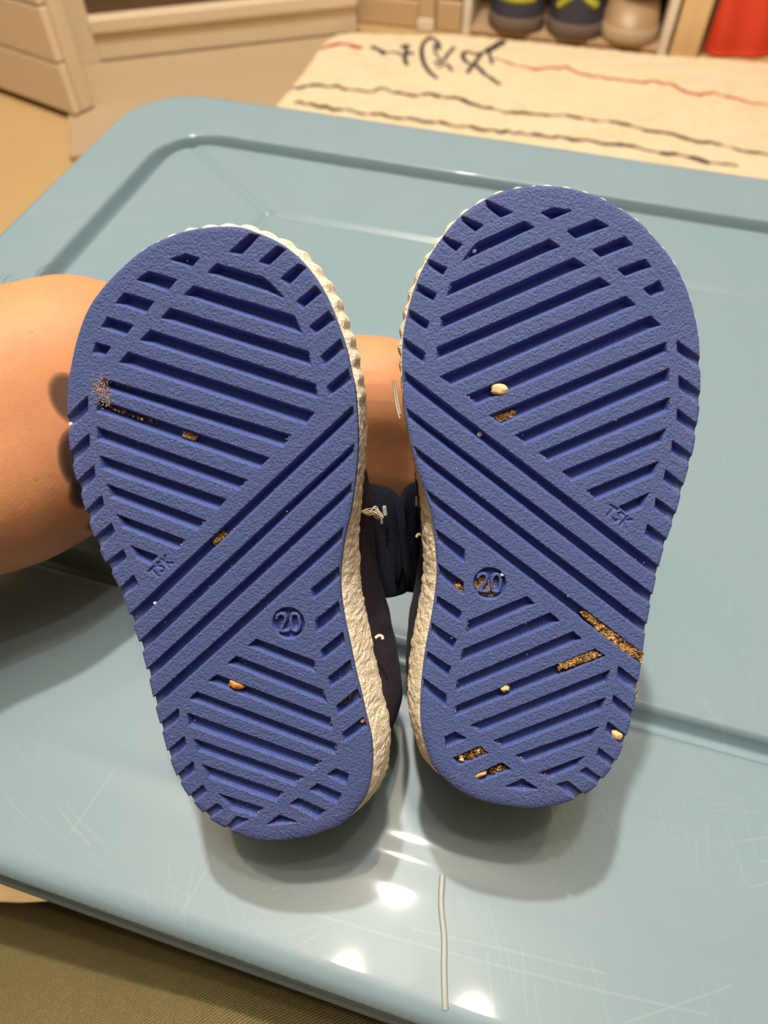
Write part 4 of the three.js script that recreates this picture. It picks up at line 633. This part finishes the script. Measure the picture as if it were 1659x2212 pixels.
// low white shelf unit along the back of the rug
const AZ = THREE.MathUtils.degToRad(104);
{
  const c = panelFrame(thing('shelf_unit', 'white shelf unit behind the rug, shoes standing in its right bay', 'shelf'), 0.183, 1.766, AZ);
  const bar = (s0, s1, y0, y1, t0, t1, r = 0.002) => box(s1 - s0, y1 - y0, t1 - t0, (s0 + s1) / 2, (y0 + y1) / 2, (t0 + t1) / 2, r);
  for (const s of [-0.005, 0.412]) part('upright', bar(s - 0.009, s + 0.009, 0.001, 0.86, -0.3, 0.002), M.white, c);
  part('bottom_board', bar(0.004, 0.403, 0.003, 0.013, -0.3, -0.002), new THREE.MeshStandardMaterial({ color: rgb(190, 160, 125), roughness: 0.7 }), c);
  part('back_board', bar(0.004, 0.403, 0.021, 0.86, -0.3, -0.29), M.dark, c);
  part('shelf_board', bar(0.004, 0.403, 0.205, 0.222, -0.29, -0.012), M.white, c);
  part('shelf_board', bar(0.004, 0.403, 0.58, 0.598, -0.29, -0.012), M.white, c);
  const b = panelFrame(thing('drawer_cabinet', 'beige low cabinet front between the left cabinet and the shoe shelf', 'cabinet'), 0.183, 1.766, AZ);
  const beige = new THREE.MeshStandardMaterial({ color: rgb(206, 178, 138), roughness: 0.6 });
  part('carcass', bar(-0.3, -0.016, 0.001, 0.86, -0.3, -0.02), M.dark, b);
  part('front_panel', bar(-0.262, -0.113, 0.002, 0.05, -0.02, -0.004), beige, b);
  part('front_panel', bar(-0.073, -0.018, 0.002, 0.056, -0.02, -0.004), beige, b);
  part('post', bar(-0.111, -0.075, 0.002, 0.86, -0.02, 0.002), beige, b);
  part('foot', bar(-0.111, -0.075, 0.002, 0.024, 0.0025, 0.01), M.white, b);
  part('post', bar(-0.298, -0.264, 0.002, 0.86, -0.02, 0), beige, b);
}
function shelfPoint(s, y, t) { const d = [Math.sin(AZ), -Math.cos(AZ)], n = [-d[1], d[0]]; return [0.183 + d[0] * s + n[0] * t, y, -1.766 + d[1] * s + n[1] * t]; }
function makeSneaker(name, label, group, at, turn, mats, len = 0.26, tilt = 0) {
  const t = thing(name, label, 'shoe', at, group); t.rotation.set(tilt, turn, 0, 'YXZ');
  const k = len / 0.26, out = ccw(closedSpline([[0, 0], [0.03, 0.006], [0.036, 0.04], [0.031, 0.09], [0.036, 0.14], [0.046, 0.19], [0.042, 0.23], [0.02, 0.256], [-0.004, 0.26], [-0.03, 0.248], [-0.044, 0.215], [-0.046, 0.18], [-0.036, 0.13], [-0.032, 0.08], [-0.036, 0.035], [-0.03, 0.008]].map(p => [p[0] * k * 1.32, p[1] * k]), 90)), nn = outNormals(out);
  const rows = [[-0.004, 0.0005], [0, 0.002], [0.003, 0.012], [0.002, 0.026], [-0.001, 0.029]];
  // local frame: y of the outline runs to the toe (+z), heights up
  const fix = g => { g.rotateX(Math.PI / 2); g.scale(1, -1, 1); const id = g.index.array; for (let i = 0; i < id.length; i += 3) { const q = id[i]; id[i] = id[i + 1]; id[i + 1] = q; } g.computeVertexNormals(); return g; };
  part('outsole', fix(rings(90, rows.length, (i, r) => [out[i][0] + nn[i][0] * rows[r][0], out[i][1] + nn[i][1] * rows[r][0], rows[r][1]], [8, 1])), mats.sole, t);
  const upAt = (i, q) => { const [x, y] = out[i], a = Math.atan2((y - 0.075 * k) / 0.06, x / 0.03), hk = 1 - Math.cos(q * Math.PI / 2), vk = Math.sin(q * Math.PI / 2) ** lerp(1, 1.6, smooth(0.12, 0.22, y)); return [lerp(x, 0.038 * k * Math.cos(a), hk), lerp(y, (0.075 + 0.06 * Math.sin(a)) * k, hk), lerp(0.026, 0.108 + 0.012 * Math.sin(a) * -1, vk) * k]; };
  part('upper', fix(rings(90, 16, (i, r) => upAt(i, r / 15), [8, 3])), mats.upper, t);
  part('lining', fix(rings(40, 5, (i, r) => { const a = -i / 40 * Math.PI * 2, q = r / 4; return [0.036 * k * Math.cos(a), (0.075 + 0.057 * Math.sin(a)) * k, lerp(0.107 - 0.012 * Math.sin(a), 0.03, q) * k]; }, [2, 1], true)), M.lining, t);
  const top = (x, y) => { let best = 0.03, bd = 9; for (let i = 0; i < 90; i++) for (let r = 0; r < 16; r++) { const p = upAt(i, r / 15), d = Math.hypot(p[0] - x, p[1] - y); if (d < bd) { bd = d; best = p[2]; } } return best; };
  const band = (pts, w) => { const c = new THREE.CatmullRomCurve3(pts.map(([x, y]) => new THREE.Vector3(x * k, top(x * k, y * k) + 0.001, y * k))); const gg = new THREE.TubeGeometry(c, 24, w, 8, false); return gg; };
  for (const b of mats.bands) part('accent_stripe', band(b.pts, b.w), mats.accent, t);
  for (let r = 0; r < 4; r++) part('lace', band([[-0.02, 0.15 + r * 0.014], [0, 0.152 + r * 0.014], [0.02, 0.15 + r * 0.014]], 0.0022), mats.lace, t);
  return t;
}
{
  const navy = { sole: new THREE.MeshStandardMaterial({ color: rgb(120, 104, 92), roughness: 0.7 }), upper: new THREE.MeshStandardMaterial({ color: rgb(46, 42, 52), roughness: 0.8 }), accent: new THREE.MeshStandardMaterial({ color: rgb(176, 176, 44), roughness: 0.6 }), lace: new THREE.MeshStandardMaterial({ color: rgb(60, 58, 66), roughness: 0.9 }),
    bands: [{ pts: [[-0.038, 0.222], [-0.014, 0.234], [0.014, 0.234], [0.036, 0.222]], w: 0.0062 }, { pts: [[-0.036, 0.206], [-0.014, 0.218], [0.014, 0.218], [0.034, 0.206]], w: 0.005 }] };
  const navy2 = { ...navy, bands: [{ pts: [[-0.04, 0.224], [-0.026, 0.226], [-0.012, 0.218]], w: 0.008 }, { pts: [[0.04, 0.224], [0.026, 0.226], [0.012, 0.218]], w: 0.008 }, { pts: [[-0.046, 0.196], [-0.04, 0.186], [-0.034, 0.176]], w: 0.008 }, { pts: [[0.046, 0.196], [0.04, 0.186], [0.034, 0.176]], w: 0.008 }] };
  const beige = { sole: new THREE.MeshStandardMaterial({ color: rgb(200, 180, 150), roughness: 0.6 }), upper: new THREE.MeshPhysicalMaterial({ color: rgb(178, 146, 108), roughness: 0.4 }), accent: new THREE.MeshStandardMaterial({ color: rgb(120, 95, 65), roughness: 0.6 }), lace: new THREE.MeshStandardMaterial({ color: rgb(205, 185, 150), roughness: 0.9 }), bands: [{ pts: [[-0.03, 0.19], [0, 0.2], [0.03, 0.19]], w: 0.003 }] };
  const face = AZ - Math.PI / 2;
  const yaw = -face;
  makeSneaker('sneaker', 'dark sneaker with one broad lime band over its toe, left on the shelf', 'dark sneakers on the shelf', shelfPoint(0.092, 0.0135, -0.24), yaw + 0.02, navy, 0.25);
  makeSneaker('sneaker', 'dark sneaker with two lime patches on its toe, middle of the shelf', 'dark sneakers on the shelf', shelfPoint(0.222, 0.0135, -0.24), yaw, navy2, 0.25);
  makeSneaker('beige_shoe', 'shiny beige shoe on the shelf bottom, beside the white upright', 'beige shoes on the shelf', shelfPoint(0.342, 0.0135, -0.24), yaw - 0.03, beige, 0.25);
  makeSneaker('beige_shoe', 'matt beige shoe lying on top of the other beige shoe', 'beige shoes on the shelf', shelfPoint(0.35, 0.128, -0.25), yaw - 0.05, { ...beige, upper: new THREE.MeshStandardMaterial({ color: rgb(190, 158, 120), roughness: 0.8 }) }, 0.25);
}
{ // pine post and red cloth right of the shelf
  const p = panelFrame(thing('wooden_post', 'pale pine post between the white shelf and the red cloth', 'post'), 0.597, 1.657, AZ);
  const pine = canvasTexture(256, 1024, (c, w, h) => { c.fillStyle = '#e8cb98'; c.fillRect(0, 0, w, h); const r = mulberry(19); for (let i = 0; i < 60; i++) { c.strokeStyle = `rgba(170,120,60,${0.05 + r() * 0.15})`; c.lineWidth = 1 + r() * 4; const x = r() * w; c.beginPath(); c.moveTo(x, 0); c.bezierCurveTo(x + 8, h * 0.3, x - 8, h * 0.6, x + 4, h); c.stroke(); } c.fillStyle = 'rgba(140,90,45,0.5)'; c.beginPath(); c.ellipse(w * 0.5, h * 0.86, 22, 12, 0, 0, 7); c.fill(); });
  part('shaft', box(0.055, 0.9, 0.04, 0.0275, 0.451, -0.02, 0.003), new THREE.MeshStandardMaterial({ map: pine, roughness: 0.6 }), p);
  part('back_rail', box(0.05, 0.05, 0.03, 0.0275, 0.86, -0.057, 0.003), new THREE.MeshStandardMaterial({ map: pine, roughness: 0.6 }), p);
  const cloth = new THREE.MeshPhysicalMaterial({ color: rgb(226, 74, 44), roughness: 0.6, sheen: 0.3, sheenColor: rgb(255, 120, 80) });
  const W = 0.62, H = 0.84, n = 140, q = 60, wave = (s, y) => 0.018 * Math.sin(s * 30 + 1.4 * Math.sin(y * 5)) + 0.008 * Math.sin(s * 71 + y * 9) - 0.05 * smooth(0.05, 0.3, y) * smooth(0.1, 0.25, s);
  const pos = [], idx = []; for (let f = 0; f < 2; f++) for (let j = 0; j <= q; j++) for (let i = 0; i <= n; i++) { const s = i / n * W, y = j / q * H; pos.push(s - 0.02, y + 0.004, wave(s, y) - 0.035 - f * 0.004); }
  const Wn = n + 1, S = Wn * (q + 1); for (let j = 0; j < q; j++) for (let i = 0; i < n; i++) { const a = j * Wn + i, b = a + 1, c = a + Wn, d = c + 1; idx.push(a, b, d, a, d, c, S + a, S + d, S + b, S + a, S + c, S + d); }
  for (let j = 0; j < q; j++) for (const i of [0, n]) { const a = j * Wn + i, c = a + Wn; idx.push(a, c, S + c, a, S + c, S + a); }
  for (let i = 0; i < n; i++) for (const j of [0, q]) { const a = j * Wn + i, b = a + 1; idx.push(a, b, S + b, a, S + b, S + a); }
  const g = new THREE.BufferGeometry(); g.setAttribute('position', new THREE.Float32BufferAttribute(pos, 3)); g.setIndex(idx); g.computeVertexNormals();
  const o = solo('red_cloth', g, cloth, 'bright red-orange cloth hanging in folds at the far right', 'cloth'); panelFrame(o, 0.682, 1.63, AZ); o.translateZ(-0.012);
}
renderer.render(scene, camera);
